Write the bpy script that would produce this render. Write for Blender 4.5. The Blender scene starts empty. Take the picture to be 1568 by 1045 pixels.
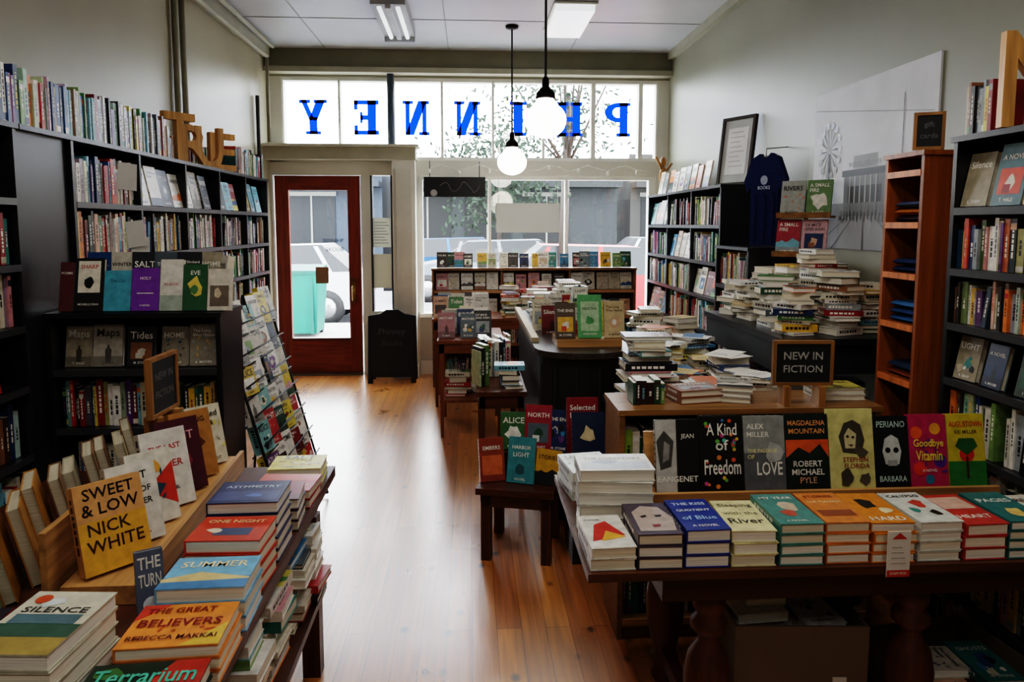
import bpy, math, random
import numpy as np
from mathutils import Matrix, Vector
R=random.Random(11)
def C(h):
    h=h.lstrip('#'); o=[]
    for i in (0,2,4):
        c=int(h[i:i+2],16)/255; o.append(c/12.92 if c<=.04045 else ((c+.055)/1.055)**2.4)
    return tuple(o)
T=lambda x,y,z: Matrix.Translation((x,y,z))
def RZ(d): return Matrix.Rotation(math.radians(d),4,'Z')
def RX(d): return Matrix.Rotation(math.radians(d),4,'X')
def RY(d): return Matrix.Rotation(math.radians(d),4,'Y')
I4=Matrix.Identity(4)
# ---------------------------------------------------------------- materials
MATS={}
def newmat(name):
    m=bpy.data.materials.new(name); m.use_nodes=True
    nt=m.node_tree; b=nt.nodes['Principled BSDF']; MATS[name]=m
    return m,nt,b
def attrmat(name,rough,spec=.5,nscale=(8,8,8),lo=.85,hi=1.1,metal=0,bump=0,detail=3,transl=0):
    m,nt,b=newmat(name); N=nt.nodes; L=nt.links
    a=N.new('ShaderNodeAttribute'); a.attribute_name='Col'
    tc=N.new('ShaderNodeTexCoord'); mp=N.new('ShaderNodeMapping'); mp.inputs['Scale'].default_value=nscale
    no=N.new('ShaderNodeTexNoise'); no.inputs['Scale'].default_value=1; no.inputs['Detail'].default_value=detail
    mr=N.new('ShaderNodeMapRange'); mr.inputs['From Min'].default_value=.3; mr.inputs['From Max'].default_value=.7
    mr.inputs['To Min'].default_value=lo; mr.inputs['To Max'].default_value=hi
    vm=N.new('ShaderNodeVectorMath'); vm.operation='SCALE'
    L.new(tc.outputs['Object'],mp.inputs[0]); L.new(mp.outputs[0],no.inputs['Vector']); L.new(no.outputs[0],mr.inputs[0])
    L.new(a.outputs['Color'],vm.inputs[0]); L.new(mr.outputs[0],vm.inputs['Scale']); L.new(vm.outputs[0],b.inputs['Base Color'])
    b.inputs['Roughness'].default_value=rough; b.inputs['Specular IOR Level'].default_value=spec; b.inputs['Metallic'].default_value=metal
    if bump:
        bp=N.new('ShaderNodeBump'); bp.inputs['Strength'].default_value=bump; bp.inputs['Distance'].default_value=.01
        L.new(no.outputs[0],bp.inputs['Height']); L.new(bp.outputs[0],b.inputs['Normal'])
    if transl:
        ts=N.new('ShaderNodeBsdfTranslucent'); mx=N.new('ShaderNodeMixShader'); mx.inputs[0].default_value=transl
        L.new(vm.outputs[0],ts.inputs[0]); L.new(b.outputs[0],mx.inputs[1]); L.new(ts.outputs[0],mx.inputs[2]); L.new(mx.outputs[0],N['Material Output'].inputs[0])
    return m
attrmat('paint',.55,.4,(5,5,5),.9,1.06)
attrmat('black_laminate',.35,.5,(5,5,5),.9,1.06)
attrmat('cover',.36,.5,(38,38,38),.76,1.1,detail=5)
attrmat('page',.9,.1,(6,6,500),.8,1.05,detail=1)
attrmat('woodz',.4,.4,(45,45,3),.62,1.2,bump=.1)
attrmat('woodx',.4,.4,(3,45,45),.62,1.2,bump=.1)
attrmat('woody',.4,.4,(45,3,45),.62,1.2,bump=.1)
attrmat('metal',.3,.5,(5,5,5),.9,1.1,metal=.9)
attrmat('fabric',.95,.1,(60,60,60),.8,1.1,bump=.2)
attrmat('plaster',.42,.5,(1.3,1.3,1.3),.9,1.07,bump=.05,detail=6)
attrmat('leaf',.7,.2,(3,3,3),.6,1.4,transl=.4)
attrmat('film',.4,.2,(3,3,3),.97,1.03,transl=.5)
attrmat('asphalt',.9,.2,(4,4,4),.85,1.1)
def emis(name,col,s):
    m,nt,b=newmat(name); b.inputs['Base Color'].default_value=(*col,1); b.inputs['Emission Color'].default_value=(*col,1); b.inputs['Emission Strength'].default_value=s; b.inputs['Roughness'].default_value=.2
emis('globe',(1,.96,.88),9)
emis('tube',(1,.97,.92),3)
emis('diffuser',(.95,.98,1),1.0)
def glassmat():
    m,nt,b=newmat('glass'); N=nt.nodes; L=nt.links
    tr=N.new('ShaderNodeBsdfTransparent'); gl=N.new('ShaderNodeBsdfGlossy'); gl.inputs['Roughness'].default_value=.02
    mx=N.new('ShaderNodeMixShader'); mx.inputs[0].default_value=.05
    L.new(tr.outputs[0],mx.inputs[1]); L.new(gl.outputs[0],mx.inputs[2]); L.new(mx.outputs[0],N['Material Output'].inputs[0])
glassmat()
def floormat():
    m,nt,b=newmat('floor_planks'); N=nt.nodes; L=nt.links
    tc=N.new('ShaderNodeTexCoord'); mp=N.new('ShaderNodeMapping'); mp.inputs['Rotation'].default_value=(0,0,math.pi/2)
    br=N.new('ShaderNodeTexBrick'); br.offset=.37; br.inputs['Scale'].default_value=1
    br.inputs['Brick Width'].default_value=2.6; br.inputs['Row Height'].default_value=.095; br.inputs['Mortar Size'].default_value=.001
    br.inputs['Color1'].default_value=(*C('#cc8842'),1); br.inputs['Color2'].default_value=(*C('#a8642a'),1); br.inputs['Mortar'].default_value=(*C('#4a2810'),1)
    L.new(tc.outputs['Object'],mp.inputs[0]); L.new(mp.outputs[0],br.inputs['Vector'])
    m2=N.new('ShaderNodeMapping'); m2.inputs['Scale'].default_value=(38,2.2,1); no=N.new('ShaderNodeTexNoise'); no.inputs['Scale'].default_value=1; no.inputs['Detail'].default_value=5; no.inputs['Distortion'].default_value=.6
    L.new(tc.outputs['Object'],m2.inputs[0]); L.new(m2.outputs[0],no.inputs['Vector'])
    mr=N.new('ShaderNodeMapRange'); mr.inputs[1].default_value=.3; mr.inputs[2].default_value=.7; mr.inputs[3].default_value=.7; mr.inputs[4].default_value=1.2
    L.new(no.outputs[0],mr.inputs[0])
    vm=N.new('ShaderNodeVectorMath'); vm.operation='SCALE'; L.new(br.outputs['Color'],vm.inputs[0]); L.new(mr.outputs[0],vm.inputs['Scale'])
    m3=N.new('ShaderNodeMapping'); m3.inputs['Scale'].default_value=(7.5,4.8,1); vo=N.new('ShaderNodeTexVoronoi'); vo.inputs['Scale'].default_value=1
    L.new(tc.outputs['Object'],m3.inputs[0]); L.new(m3.outputs[0],vo.inputs['Vector'])
    k=N.new('ShaderNodeMapRange'); k.inputs[1].default_value=.06; k.inputs[2].default_value=.16; k.inputs[3].default_value=.1; k.inputs[4].default_value=1
    L.new(vo.outputs['Distance'],k.inputs[0])
    v2=N.new('ShaderNodeVectorMath'); v2.operation='SCALE'; L.new(vm.outputs[0],v2.inputs[0]); L.new(k.outputs[0],v2.inputs['Scale'])
    L.new(v2.outputs[0],b.inputs['Base Color'])
    n3=N.new('ShaderNodeTexNoise'); n3.inputs['Scale'].default_value=2.5; n3.inputs['Detail'].default_value=4; L.new(tc.outputs['Object'],n3.inputs['Vector'])
    r=N.new('ShaderNodeMapRange'); r.inputs[3].default_value=.2; r.inputs[4].default_value=.4; L.new(n3.outputs[0],r.inputs[0]); L.new(r.outputs[0],b.inputs['Roughness'])
    bp=N.new('ShaderNodeBump'); bp.inputs['Strength'].default_value=.1; bp.inputs['Distance'].default_value=.01; L.new(no.outputs[0],bp.inputs['Height']); L.new(bp.outputs[0],b.inputs['Normal'])
    b.inputs['Specular IOR Level'].default_value=.9; b.inputs['IOR'].default_value=1.55
    b.inputs['Coat Weight'].default_value=.8; b.inputs['Coat Roughness'].default_value=.24; b.inputs['Coat IOR'].default_value=1.6
floormat()
# ---------------------------------------------------------------- builder
class MB:
    def __init__(s,name): s.name=name; s.v=[]; s.f=[]; s.c=[]; s.m=[]; s.s=[]; s.mats=[]
    def mi(s,mat):
        if mat not in s.mats: s.mats.append(mat)
        return s.mats.index(mat)
    def add(s,vs,fs,col,mat='paint',smooth=False,cols=None):
        b=len(s.v); s.v.extend(vs); k=s.mi(mat)
        for i,f in enumerate(fs):
            s.f.append([b+j for j in f]); s.c.append(cols[i] if cols else col); s.m.append(k); s.s.append(smooth)
    def box(s,M,x0,x1,y0,y1,z0,z1,col,mat='paint',top=None):
        vs=[tuple(M@Vector(p)) for p in ((x0,y0,z0),(x1,y0,z0),(x1,y1,z0),(x0,y1,z0),(x0,y0,z1),(x1,y0,z1),(x1,y1,z1),(x0,y1,z1))]
        fs=[(0,3,2,1),(4,5,6,7),(0,1,5,4),(1,2,6,5),(2,3,7,6),(3,0,4,7)]
        cols=[col,top,col,col,top,col] if top else None
        s.add(vs,fs,col,mat,False,cols)
    def poly(s,M,pts,col,mat='paint'):
        s.add([tuple(M@Vector(p)) for p in pts],[list(range(len(pts)))],col,mat)
    def extrude(s,M,pts,vec,col,mat='paint'):
        n=len(pts); vec=Vector(vec)
        vs=[tuple(M@Vector(p)) for p in pts]+[tuple(M@(Vector(p)+vec)) for p in pts]
        fs=[list(range(n))[::-1],list(range(n,2*n))]+[(i,(i+1)%n,n+(i+1)%n,n+i) for i in range(n)]
        s.add(vs,fs,col,mat)
    def lathe(s,M,prof,col,mat='paint',n=20):
        vs=[];fs=[]
        for r,z in prof:
            for i in range(n):
                a=2*math.pi*i/n; vs.append(tuple(M@Vector((r*math.cos(a),r*math.sin(a),z))))
        for k in range(len(prof)-1):
            for i in range(n):
                j=(i+1)%n; fs.append((k*n+i,k*n+j,(k+1)*n+j,(k+1)*n+i))
        fs.append(list(range(n))[::-1]); fs.append([(len(prof)-1)*n+i for i in range(n)])
        s.add(vs,fs,col,mat,True)
    def rod(s,p0,p1,r,col,mat='paint',n=8,r2=None):
        p0=Vector(p0);p1=Vector(p1); d=p1-p0; q=d.to_track_quat('Z','Y').to_matrix().to_4x4()
        s.lathe(Matrix.Translation(p0)@q,[(r,0),(r2 if r2 is not None else r,d.length)],col,mat,n)
    def disc(s,M,cx,cz,r,y,col,mat='cover',n=14,rz=None):
        rz=rz or r
        s.poly(M,[(cx+r*math.cos(2*math.pi*i/n),y,cz+rz*math.sin(2*math.pi*i/n)) for i in range(n)],col,mat)
    def text(s,M,body,x0,x1,z0,z1,y,col,mat='cover',stretch=False,ext=0):
        vs,fs,w,h=textmesh(body,ext)
        sx=(x1-x0)/w; sz=(z1-z0)/h
        if not stretch: sx=sz=min(sx,sz)
        ox=(x0+x1)/2-w*sx/2; oz=(z0+z1)/2-h*sz/2
        s.add([tuple(M@Vector((ox+a*sx,y-c*(1 if ext else 0),oz+b*sz))) for a,b,c in vs],fs,col,mat)
    def obj(s,M=None):
        me=bpy.data.meshes.new(s.name); me.from_pydata(s.v,[],s.f)
        for m in s.mats: me.materials.append(MATS[m])
        me.polygons.foreach_set('material_index',s.m); me.polygons.foreach_set('use_smooth',s.s)
        at=me.color_attributes.new('Col','FLOAT_COLOR','CORNER')
        lens=[len(f) for f in s.f]; c=np.array([(*x[:3],1.0) for x in s.c],dtype=np.float32)
        at.data.foreach_set('color',np.repeat(c,lens,axis=0).ravel())
        me.update(); o=bpy.data.objects.new(s.name,me); bpy.context.collection.objects.link(o)
        if M is not None: o.matrix_world=M
        return o
_tc={}
def textmesh(body,ext=0):
    k=(body,ext)
    if k in _tc: return _tc[k]
    cu=bpy.data.curves.new('t','FONT'); cu.body=body; cu.resolution_u=2; cu.offset=.012; cu.extrude=ext
    o=bpy.data.objects.new('t',cu); bpy.context.collection.objects.link(o); bpy.context.view_layer.update()
    ev=o.evaluated_get(bpy.context.evaluated_depsgraph_get()); me=bpy.data.meshes.new_from_object(ev)
    vs=[tuple(v.co) for v in me.vertices]; fs=[list(p.vertices) for p in me.polygons]
    mnx=min(v[0] for v in vs);mny=min(v[1] for v in vs);mxx=max(v[0] for v in vs);mxy=max(v[1] for v in vs)
    vs=[(a-mnx,b-mny,c) for a,b,c in vs]
    bpy.data.objects.remove(o); bpy.data.curves.remove(cu); bpy.data.meshes.remove(me)
    _tc[k]=(vs,fs,mxx-mnx,mxy-mny); return _tc[k]
# ---------------------------------------------------------------- books
WHITE=C('#e9e6dc'); CREAM=C('#e4dcc4'); BLACK=C('#141519'); DARK=C('#1b1c20')
PAL=[C(x) for x in ('#e8e4da','#ded6c0','#f0ede6','#c9c2b4','#1d1e22','#23252c','#b3282a','#8e1f25','#d0492c','#dd7a2a','#e2b23a','#d9c95a','#2a4f86','#1f3560','#3f86b4','#79b4c8','#2f7f79','#4f8a4c','#28523a','#7a9a54','#6b3f7c','#8a5a3c','#5d6a74','#98a0a4','#c98a8f','#d5a98a','#3b2c28','#e9e4da','#f2efe8','#cfc8ba','#e4ddcc','#1a1c22','#bdb29c','#f0ece2','#2a2420','#4a2a26')]
WORDS=['THE ISLAND','NORTH','RIVERS','SALT','HOME','WINTER','LETTERS','GHOSTS','ATLAS','THE SEA','MOTHER','STORIES','LIGHT','THE END','BIRDS','ALICE','SUMMER','A NOVEL','ESSAYS','WOLVES','The Garden','Silence','Maps','Tides','The Long\nWay Home','Night\nTrain','OF MICE\nAND RAIN','All the\nRooms','A SMALL\nFIRE','The Orchard\nKeeper','GLASS\nCITY','Selected\nPoems']
AUTH=['A. MOORE','J. WELLS','R. GRAY','M. STONE','L. CHEN','T. HALE','NORA DAY','K. BRANDT']
def lum(c): return .3*c[0]+.6*c[1]+.1*c[2]
def art(mb,M,w,h,t,spec):
    y=-t/2-.0005
    for s in spec:
        k=s[0]
        if k=='r': _,a,b,c,d,col=s; mb.poly(M,[((a-.5)*w,y,c*h),((b-.5)*w,y,c*h),((b-.5)*w,y,d*h),((a-.5)*w,y,d*h)],col,'cover')
        elif k=='c': _,a,b,r,col=s; mb.disc(M,(a-.5)*w,b*h,r*w,y,col)
        elif k=='p': _,pts,col=s; mb.poly(M,[((a-.5)*w,y,b*h) for a,b in pts],col,'cover')
        elif k=='t': _,b_,a,b,c,d,col=s; mb.text(M,b_,(a-.5)*w,(b-.5)*w,c*h,d*h,y,col)
        elif k=='T': _,b_,a,b,c,d,col=s; mb.text(M,b_,(a-.5)*w,(b-.5)*w,c*h,d*h,y,col,stretch=True)
        y-=.0002
def blob(cx,cy,r,n=9):
    return [(cx+r*R.uniform(.55,1.15)*math.cos(2*math.pi*i/n),cy+.7*r*R.uniform(.55,1.15)*math.sin(2*math.pi*i/n)) for i in range(n)]
def leafy(col,n=9):
    o=[]
    for _ in range(n):
        x=R.uniform(.1,.9); z=R.uniform(.1,.65); a=R.uniform(0,3.14); l=R.uniform(.08,.2); q=.025
        dx,dz=l*math.cos(a),l*math.sin(a)*.7; px,pz=-q*math.sin(a),q*math.cos(a)
        o.append(('p',[(x,z),(x+dx/2+px,z+dz/2+pz),(x+dx,z+dz),(x+dx/2-px,z+dz/2-pz)],col))
    return [s for s in o if all(0<a<1 for a,b in s[1])]
def rspec(bg):
    fg=C('#f4f1e8') if lum(bg)<.35 else C('#1c1d22'); ac=R.choice(PAL); s=[]
    k=R.random()
    if k<.15: s.append(('p',blob(.5,.4,R.uniform(.2,.36),12),ac)); s.append(('p',blob(.5,.42,.14),R.choice(PAL)))
    elif k<.32: s.append(('r',.0,1,.0,R.uniform(.3,.5),ac)); s.append(('p',[(0,.3),(.25,.4),(.45,.33),(.7,.46),(1,.35),(1,.2),(0,.2)],R.choice(PAL)))
    elif k<.5: s+=leafy(ac)+leafy(R.choice(PAL),5)
    elif k<.65:
        for _ in range(6): s.append(('p',blob(R.uniform(.2,.8),R.uniform(.2,.6),R.uniform(.08,.2),7),R.choice(PAL)))
    elif k<.8: # photographic figure-and-horizon cover
        s.append(('r',0,1,0,1,tuple(c*.7 for c in ac))); s.append(('r',0,1,0,.25,tuple(c*.35 for c in ac))); s.append(('p',[(.42,.12),(.6,.12),(.62,.4),(.56,.44),(.54,.52),(.48,.52),(.46,.44),(.4,.4)],tuple(c*.15 for c in ac))); fg=WHITE if lum(ac)<.5 else BLACK
    elif k<.92: s.append(('r',.12,.88,.18,.6,ac)); s.append(('p',blob(.5,.36,.2),R.choice(PAL))); s.append(('r',.3,.55,.2,.34,R.choice(PAL)))
    s.append(('t',R.choice(WORDS),.1,.9,.66,.9,fg))
    s.append(('t',R.choice(AUTH),.2,.8,.06,.12,fg))
    return s
def book(mb,M,w,h,t,col,spec=None,pg=None):
    c=min(.003,t*.15); pg=pg or R.choice((C('#efe8d8'),C('#e6ddc8'),C('#f3efe6')))
    mb.box(M,-w/2,w/2,-t/2,-t/2+c,0,h,col,'cover'); mb.box(M,-w/2,w/2,t/2-c,t/2,0,h,col,'cover')
    mb.box(M,-w/2,-w/2+c,-t/2+c,t/2-c,0,h,col,'cover')
    mb.box(M,-w/2+c,w/2-.003,-t/2+c,t/2-c,.003,h-.003,pg,'page')
    if spec is None: spec=rspec(col)
    if spec: art(mb,M,w,h,t,spec)
    fg=C('#f4f1e8') if lum(col)<.35 else C('#1c1d22'); x=-w/2-.0005
    if t>.012:
        z=.25
        while z<.85: 
            l=R.uniform(.04,.1); mb.poly(M,[(x,-t*.18,h*z),(x,t*.18,h*z),(x,t*.18,h*(z+l)),(x,-t*.18,h*(z+l))],fg,'cover'); z+=l+.03
def flat(mb,x,y,z,w,h,t,rot,col,spec=None,pg=None):
    book(mb,T(x,y,z+t/2)@RZ(rot)@RX(-90)@T(0,0,-h/2),w,h,t,col,spec,pg)
def stack(name,x,y,z,n,w,h,t,col,spec,rot=0,jit=1.5,mb=None):
    own=mb is None; mb=mb or MB(name); zz=z+.001
    for i in range(n):
        flat(mb,x+R.uniform(-.002,.002),y+R.uniform(-.002,.002),zz,w,h,t,rot+R.uniform(-jit,jit),col,spec if i==n-1 else [])
        zz+=t+.0008
    if own: mb.obj()
    return zz
def pile(mb,x,y,z,ht,w=.15,h=.22,jit=14,light=.0):
    zz=z+.001
    while zz<z+ht:
        t=R.uniform(.012,.036); s=R.uniform(.8,1.05)
        col=R.choice(PAL) if R.random()>light else R.choice(PAL[:4])
        r=R.choice((0,90,180,-90,90,0))+R.gauss(0,jit*.5)
        flat(mb,x+R.gauss(0,.008),y+R.gauss(0,.008),zz,w*s,h*s,t,r,col,None if zz+t>z+ht-.03 else [])
        zz+=t+.001
    return zz
def sheets(mb,x0,x1,y0,y1,z,n):
    for i in range(n):
        M=T(R.uniform(x0,x1),R.uniform(y0,y1),z+.0015*i)@RZ(R.uniform(-60,60)); a=R.uniform(.04,.08); b=R.uniform(.06,.11); col=R.choice([C('#e6e4de'),C('#d8dce4'),C('#e0c890'),C('#c86a3a'),C('#6a90b8'),C('#e8e6e0')])
        mb.box(M,-a,a,-b,b,0,.001,col)
        for k in range(3): mb.box(M,-a*.7,a*.5-.01*k,-b*.5+k*.02,-b*.5+k*.02+.003,.001,.0014,C('#8a8a8a'))
def spines(mb,M,L,hmax,depth=.13,fill=1.0,hmin=.72,cmax=.225,lean=.05):
    x=.003; hm=min(hmax,cmax)
    while x<L-.03:
        if R.random()>fill: x+=R.uniform(.03,.08); continue
        t=R.uniform(.009,.032); h=R.uniform(hmin,.99)*hm; d=depth*R.uniform(.8,1); col=R.choice(PAL); y0=R.uniform(0,.015)
        if R.random()<.4: col=tuple(c*R.uniform(.45,.9) for c in col)
        Mb=M@T(x,0,0)
        if R.random()<lean and x<L-.12:
            Mb=Mb@RY(R.uniform(5,13)); x+=h*.18
            h*=.95
        mb.box(Mb,0,t*.96,y0,y0+d,0.0015,h,col,'cover',top=C('#ded6c4'))
        fg=C('#f1ece0') if lum(col)<.3 else C('#26262c')
        if R.random()<.25: fg=R.choice(PAL)
        a=R.uniform(.2,.4);b=R.uniform(.6,.92);q=t*.15; yy=y0-.0006; zc=a
        while zc<b:
            ln=R.uniform(.03,.12); mb.poly(Mb,[(t*.48-q,yy,h*zc),(t*.48+q,yy,h*zc),(t*.48+q,yy,h*min(b,zc+ln)),(t*.48-q,yy,h*min(b,zc+ln))],fg,'cover'); zc+=ln+.025
        if R.random()<.35:
            c2=R.choice(PAL); q0=R.choice((.04,.8)); mb.poly(Mb,[(0,yy+.0002,h*q0),(t*.96,yy+.0002,h*q0),(t*.96,yy+.0002,h*(q0+.12)),(0,yy+.0002,h*(q0+.12))],c2,'cover')
        x+=t
def faces(mb,M,L,h=.2,step=.15,lean=12,wr=.68,jx=.01,pal=None,y=.03):
    x=step/2
    while x<L-step*.3:
        hh=h*R.uniform(.85,1.02); w=hh*wr*R.uniform(.92,1.05); t=R.uniform(.012,.028); col=R.choice(pal or PAL)
        book(mb,M@T(x+R.uniform(-jx,jx),y,.002)@RZ(R.uniform(-4,4))@RX(-lean),w,hh,t,col)
        x+=step
def case(name,M,L,D,H,boards,divs,col=BLACK,mat='black_laminate',th=.02,back=True,plinth=True):
    mb=MB(name)
    for x in [0]+list(divs)+[L-th]: mb.box(M,x,x+th,0,D,0,H-th,col,mat)
    mb.box(M,-.006,L+.006,-.008,D,H-th,H,col,mat)
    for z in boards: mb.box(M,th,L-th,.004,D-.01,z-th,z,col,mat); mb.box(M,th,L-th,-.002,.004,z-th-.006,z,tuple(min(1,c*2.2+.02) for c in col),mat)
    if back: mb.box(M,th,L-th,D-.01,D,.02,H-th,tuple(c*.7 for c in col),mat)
    if plinth: mb.box(M,th,L-th,.02,.035,0,.06,col,mat)
    return mb.obj()
# ================================================================ ROOM
XL,XR,YB,YF,ZC=-2.0,2.05,-2.6,7.35,3.27
WL=C('#98927b'); WR=C('#8a8979'); WHT=C('#d2d0c6')
m=MB('floor'); m.box(I4,XL-.15,XR+.15,YB-.15,YF+.15,-.12,0,(1,1,1),'floor_planks'); m.obj()
m=MB('wall_left'); m.box(I4,XL-.15,XL,YB,YF,0,ZC,WL,'plaster'); m.obj()
m=MB('wall_right'); m.box(I4,XR,XR+.15,YB,YF,0,ZC,WR,'plaster'); m.obj()
m=MB('wall_back'); m.box(I4,XL-.15,XR+.15,YB-.15,YB,0,ZC,WL,'plaster'); m.obj()
m=MB('ceiling'); CE=C('#b2b5b8'); m.box(I4,XL-.15,XR+.15,YB-.15,YF+.15,ZC,ZC+.12,CE,'plaster')
for x in (-1.4,-.2,1.0): m.box(I4,x-.004,x+.004,YB,YF,ZC-.004,ZC,C('#8c8f90'))
for i in range(9): m.box(I4,XL,XR,YB+.4+i*1.2,YB+.408+i*1.2,ZC-.0045,ZC,C('#929596'))
m.obj()
m=MB('wall_front'); y0,y1=YF,YF+.14
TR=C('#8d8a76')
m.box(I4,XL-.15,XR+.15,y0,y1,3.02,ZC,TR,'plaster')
m.box(I4,XL-.15,-1.86,y0,y1,2.18,3.02,WHT,'plaster'); m.box(I4,1.93,XR+.15,y0,y1,0,3.02,WHT,'plaster')
m.box(I4,XL-.15,1.93,y0,y1,2.05,2.2,WHT,'plaster')
m.box(I4,XL-.15,-1.98,y0,y1,0,2.05,WHT,'plaster')
m.box(I4,-1.10,-1.01,y0,y1,0,2.05,WHT,'plaster'); m.box(I4,-1.01,-.785,y0,y1,0,.62,WHT,'plaster')
m.box(I4,-.785,-.52,y0,y1,0,2.05,WHT,'plaster'); m.box(I4,-.52,1.93,y0,y1,0,.6,C('#a9a79b'),'plaster')
m.obj()
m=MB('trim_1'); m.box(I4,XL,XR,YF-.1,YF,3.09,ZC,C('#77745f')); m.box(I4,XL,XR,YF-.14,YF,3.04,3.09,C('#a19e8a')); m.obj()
m=MB('trim_2'); m.box(I4,XR-.06,XR,YB,YF-.14,ZC-.07,ZC,C('#9a9988')); m.obj()
m=MB('trim_3'); m.box(I4,XL,XL+.07,YB,YF-.14,ZC-.1,ZC,C('#9a9988')); m.obj()
m=MB('trim_4')
m.box(I4,XL,-.53,YF-.22,YF,2.19,2.31,C('#a8a592')); m.box(I4,XL,-.5,YF-.26,YF,2.31,2.335,C('#c6c3b2')); 
m.box(I4,-.765,-.54,YF-.2,YF,0,2.19,WHT); m.box(I4,-.73,-.575,YF-.215,YF-.2,.15,2.1,C('#c9c7bc')); m.box(I4,-.775,-.53,YF-.215,YF,0,.12,WHT); m.obj()
m=MB('trim_5')
m.rod((-.78,YF-.06,2.335),(-.78,YF-.06,3.04),.035,C('#3c4650'),n=14); m.obj()
m=MB('baseboard_front'); m.box(I4,-.52,1.9,YF-.02,YF,0,.14,WHT); m.obj()
m=MB('baseboard_right'); m.box(I4,XR-.015,XR,YB,YF,0,.12,C('#8a887a')); m.obj()
m=MB('baseboard_left'); m.box(I4,XL,XL+.015,YB,YF-.3,0,.12,C('#8a887a')); m.obj()
m=MB('window_1'); fr=C('#e4e4de')
xs=[-1.86,-1.30,-.77,-.275,.242,.757,1.27,1.76,1.93]
m.box(I4,-1.86,1.93,y0+.02,y1-.02,2.2,2.235,fr); m.box(I4,-1.86,1.93,y0+.02,y1-.02,2.985,3.02,fr)
for i,x in enumerate(xs): w=.022 if i in(2,6,7) else .012; m.box(I4,x-w,x+w,y0+.01,y1-.03,2.235,2.985,fr)
m.box(I4,-1.86,1.93,y0+.07,y0+.076,2.2,3.02,(1,1,1),'glass')
BL=C('#0630d8')
def letter(ch,cx,z0,w,h):
    def P(pts): m.poly(I4,[(cx+(.5-a)*w,y0+.066,z0+b*h) for a,b in pts],BL,'film')
    def B(a,b,c,d): P([(a,c),(b,c),(b,d),(a,d)])
    s=.1
    if ch=='I': B(.32,.68,0,1);B(.18,.82,0,s);B(.18,.82,1-s,1)
    if ch=='H': B(.08,.38,0,1);B(.62,.92,0,1);B(.38,.62,.43,.57);[B(a,a+.46,c,c+s) for a in(0,.54) for c in(0,1-s)]
    if ch=='N': B(.1,.27,0,1);B(.73,.9,0,1);P([(.1,1),(.42,1),(.9,0),(.58,0)]);B(0,.4,0,s);B(.6,1,1-s,1);B(0,.3,1-s,1)
    if ch=='E': B(.1,.42,0,1);B(0,.92,0,s+.03);B(0,.92,1-s-.03,1);B(.42,.7,.43,.57);B(.78,.92,0,.28);B(.78,.92,.72,1);B(.6,.7,.34,.66)
    if ch=='Y': B(.35,.65,0,.5);B(.22,.78,0,s);P([(.04,1),(.38,1),(.66,.42),(.36,.4)]);P([(.96,1),(.76,1),(.46,.42),(.64,.4)]);B(-.02,.48,1-s,1);B(.6,1.02,1-s,1)
    if ch=='P':
        B(.1,.42,0,1);B(0,.54,0,s);B(0,.42,1-s,1)
        n=10
        for i in range(n):
            a0=math.pi/2-math.pi*i/n;a1=math.pi/2-math.pi*(i+1)/n
            f=lambda a,rx,rz:(.47+rx*math.cos(a),.71+rz*math.sin(a))
            P([f(a0,.53,.29),f(a1,.53,.29),f(a1,.22,.15),f(a0,.22,.15)])
        B(.42,.47,.86,1);B(.42,.47,.42,.56)
for ch,x in zip('YENNIHP',(-1.57,-1.05,-.54,-.02,.5,1.03,1.53)): letter(ch,x,2.46,.27,.345)
m.obj()
m=MB('window_2')
for a,b in((-.52,-.48),(.19,.22),(.985,1.01),(1.86,1.93)): m.box(I4,a,b,y0+.02,y1-.03,.64,2.01,fr)
m.box(I4,-.52,1.93,y0+.02,y1-.02,2.01,2.05,fr); m.box(I4,-.52,1.93,y0-.05,y1-.02,.6,.64,fr)
m.box(I4,-.52,1.93,y0+.07,y0+.076,.6,2.05,(1,1,1),'glass')
m.obj()
m=MB('window_3')
bl=C('#39424b')
m.box(I4,-1.01,-.99,y0+.02,y1-.03,.66,2.05,bl);m.box(I4,-.805,-.785,y0+.02,y1-.03,.66,2.05,bl);m.box(I4,-1.01,-.785,y0+.02,y1-.03,.62,.66,WHT)
m.box(I4,-1.01,-.785,y0+.05,y0+.056,.62,2.05,(1,1,1),'glass')
m.box(I4,-1.0,-.8,y0+.035,y0+.04,1.32,1.62,C('#b8b6ac'),'film'); m.box(I4,-1.0,-.8,y0+.035,y0+.04,.9,1.25,C('#a8a294'),'film'); 
for i in range(8): m.box(I4,-.98,-.83-.02*(i%3),y0+.033,y0+.0345,1.36+i*.03,1.368+i*.03,C('#777777'))
m.obj()
m=MB('door_1'); RD=C('#7c3018')
dx0,dx1=-1.97,-1.11; w0,w1=dx0+.14,dx1-.13
m.box(I4,dx0+.005,w0,y0+.02,y0+.07,.02,2.045,RD,'woodz'); m.box(I4,w1,dx1-.005,y0+.02,y0+.07,.02,2.045,RD,'woodz')
m.box(I4,w0,w1,y0+.02,y0+.07,1.9,2.045,RD,'woodx'); m.box(I4,w0,w1,y0+.02,y0+.07,.02,.38,RD,'woodx')
m.box(I4,w0,w1,y0+.012,y0+.02,.36,.385,C('#4a1c0e')); m.box(I4,w0+.06,w1-.06,y0+.012,y0+.02,.1,.3,C('#7c3520'),'woodx')
m.box(I4,w0,w1,y0+.04,y0+.046,.38,1.9,(1,1,1),'glass')
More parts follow.
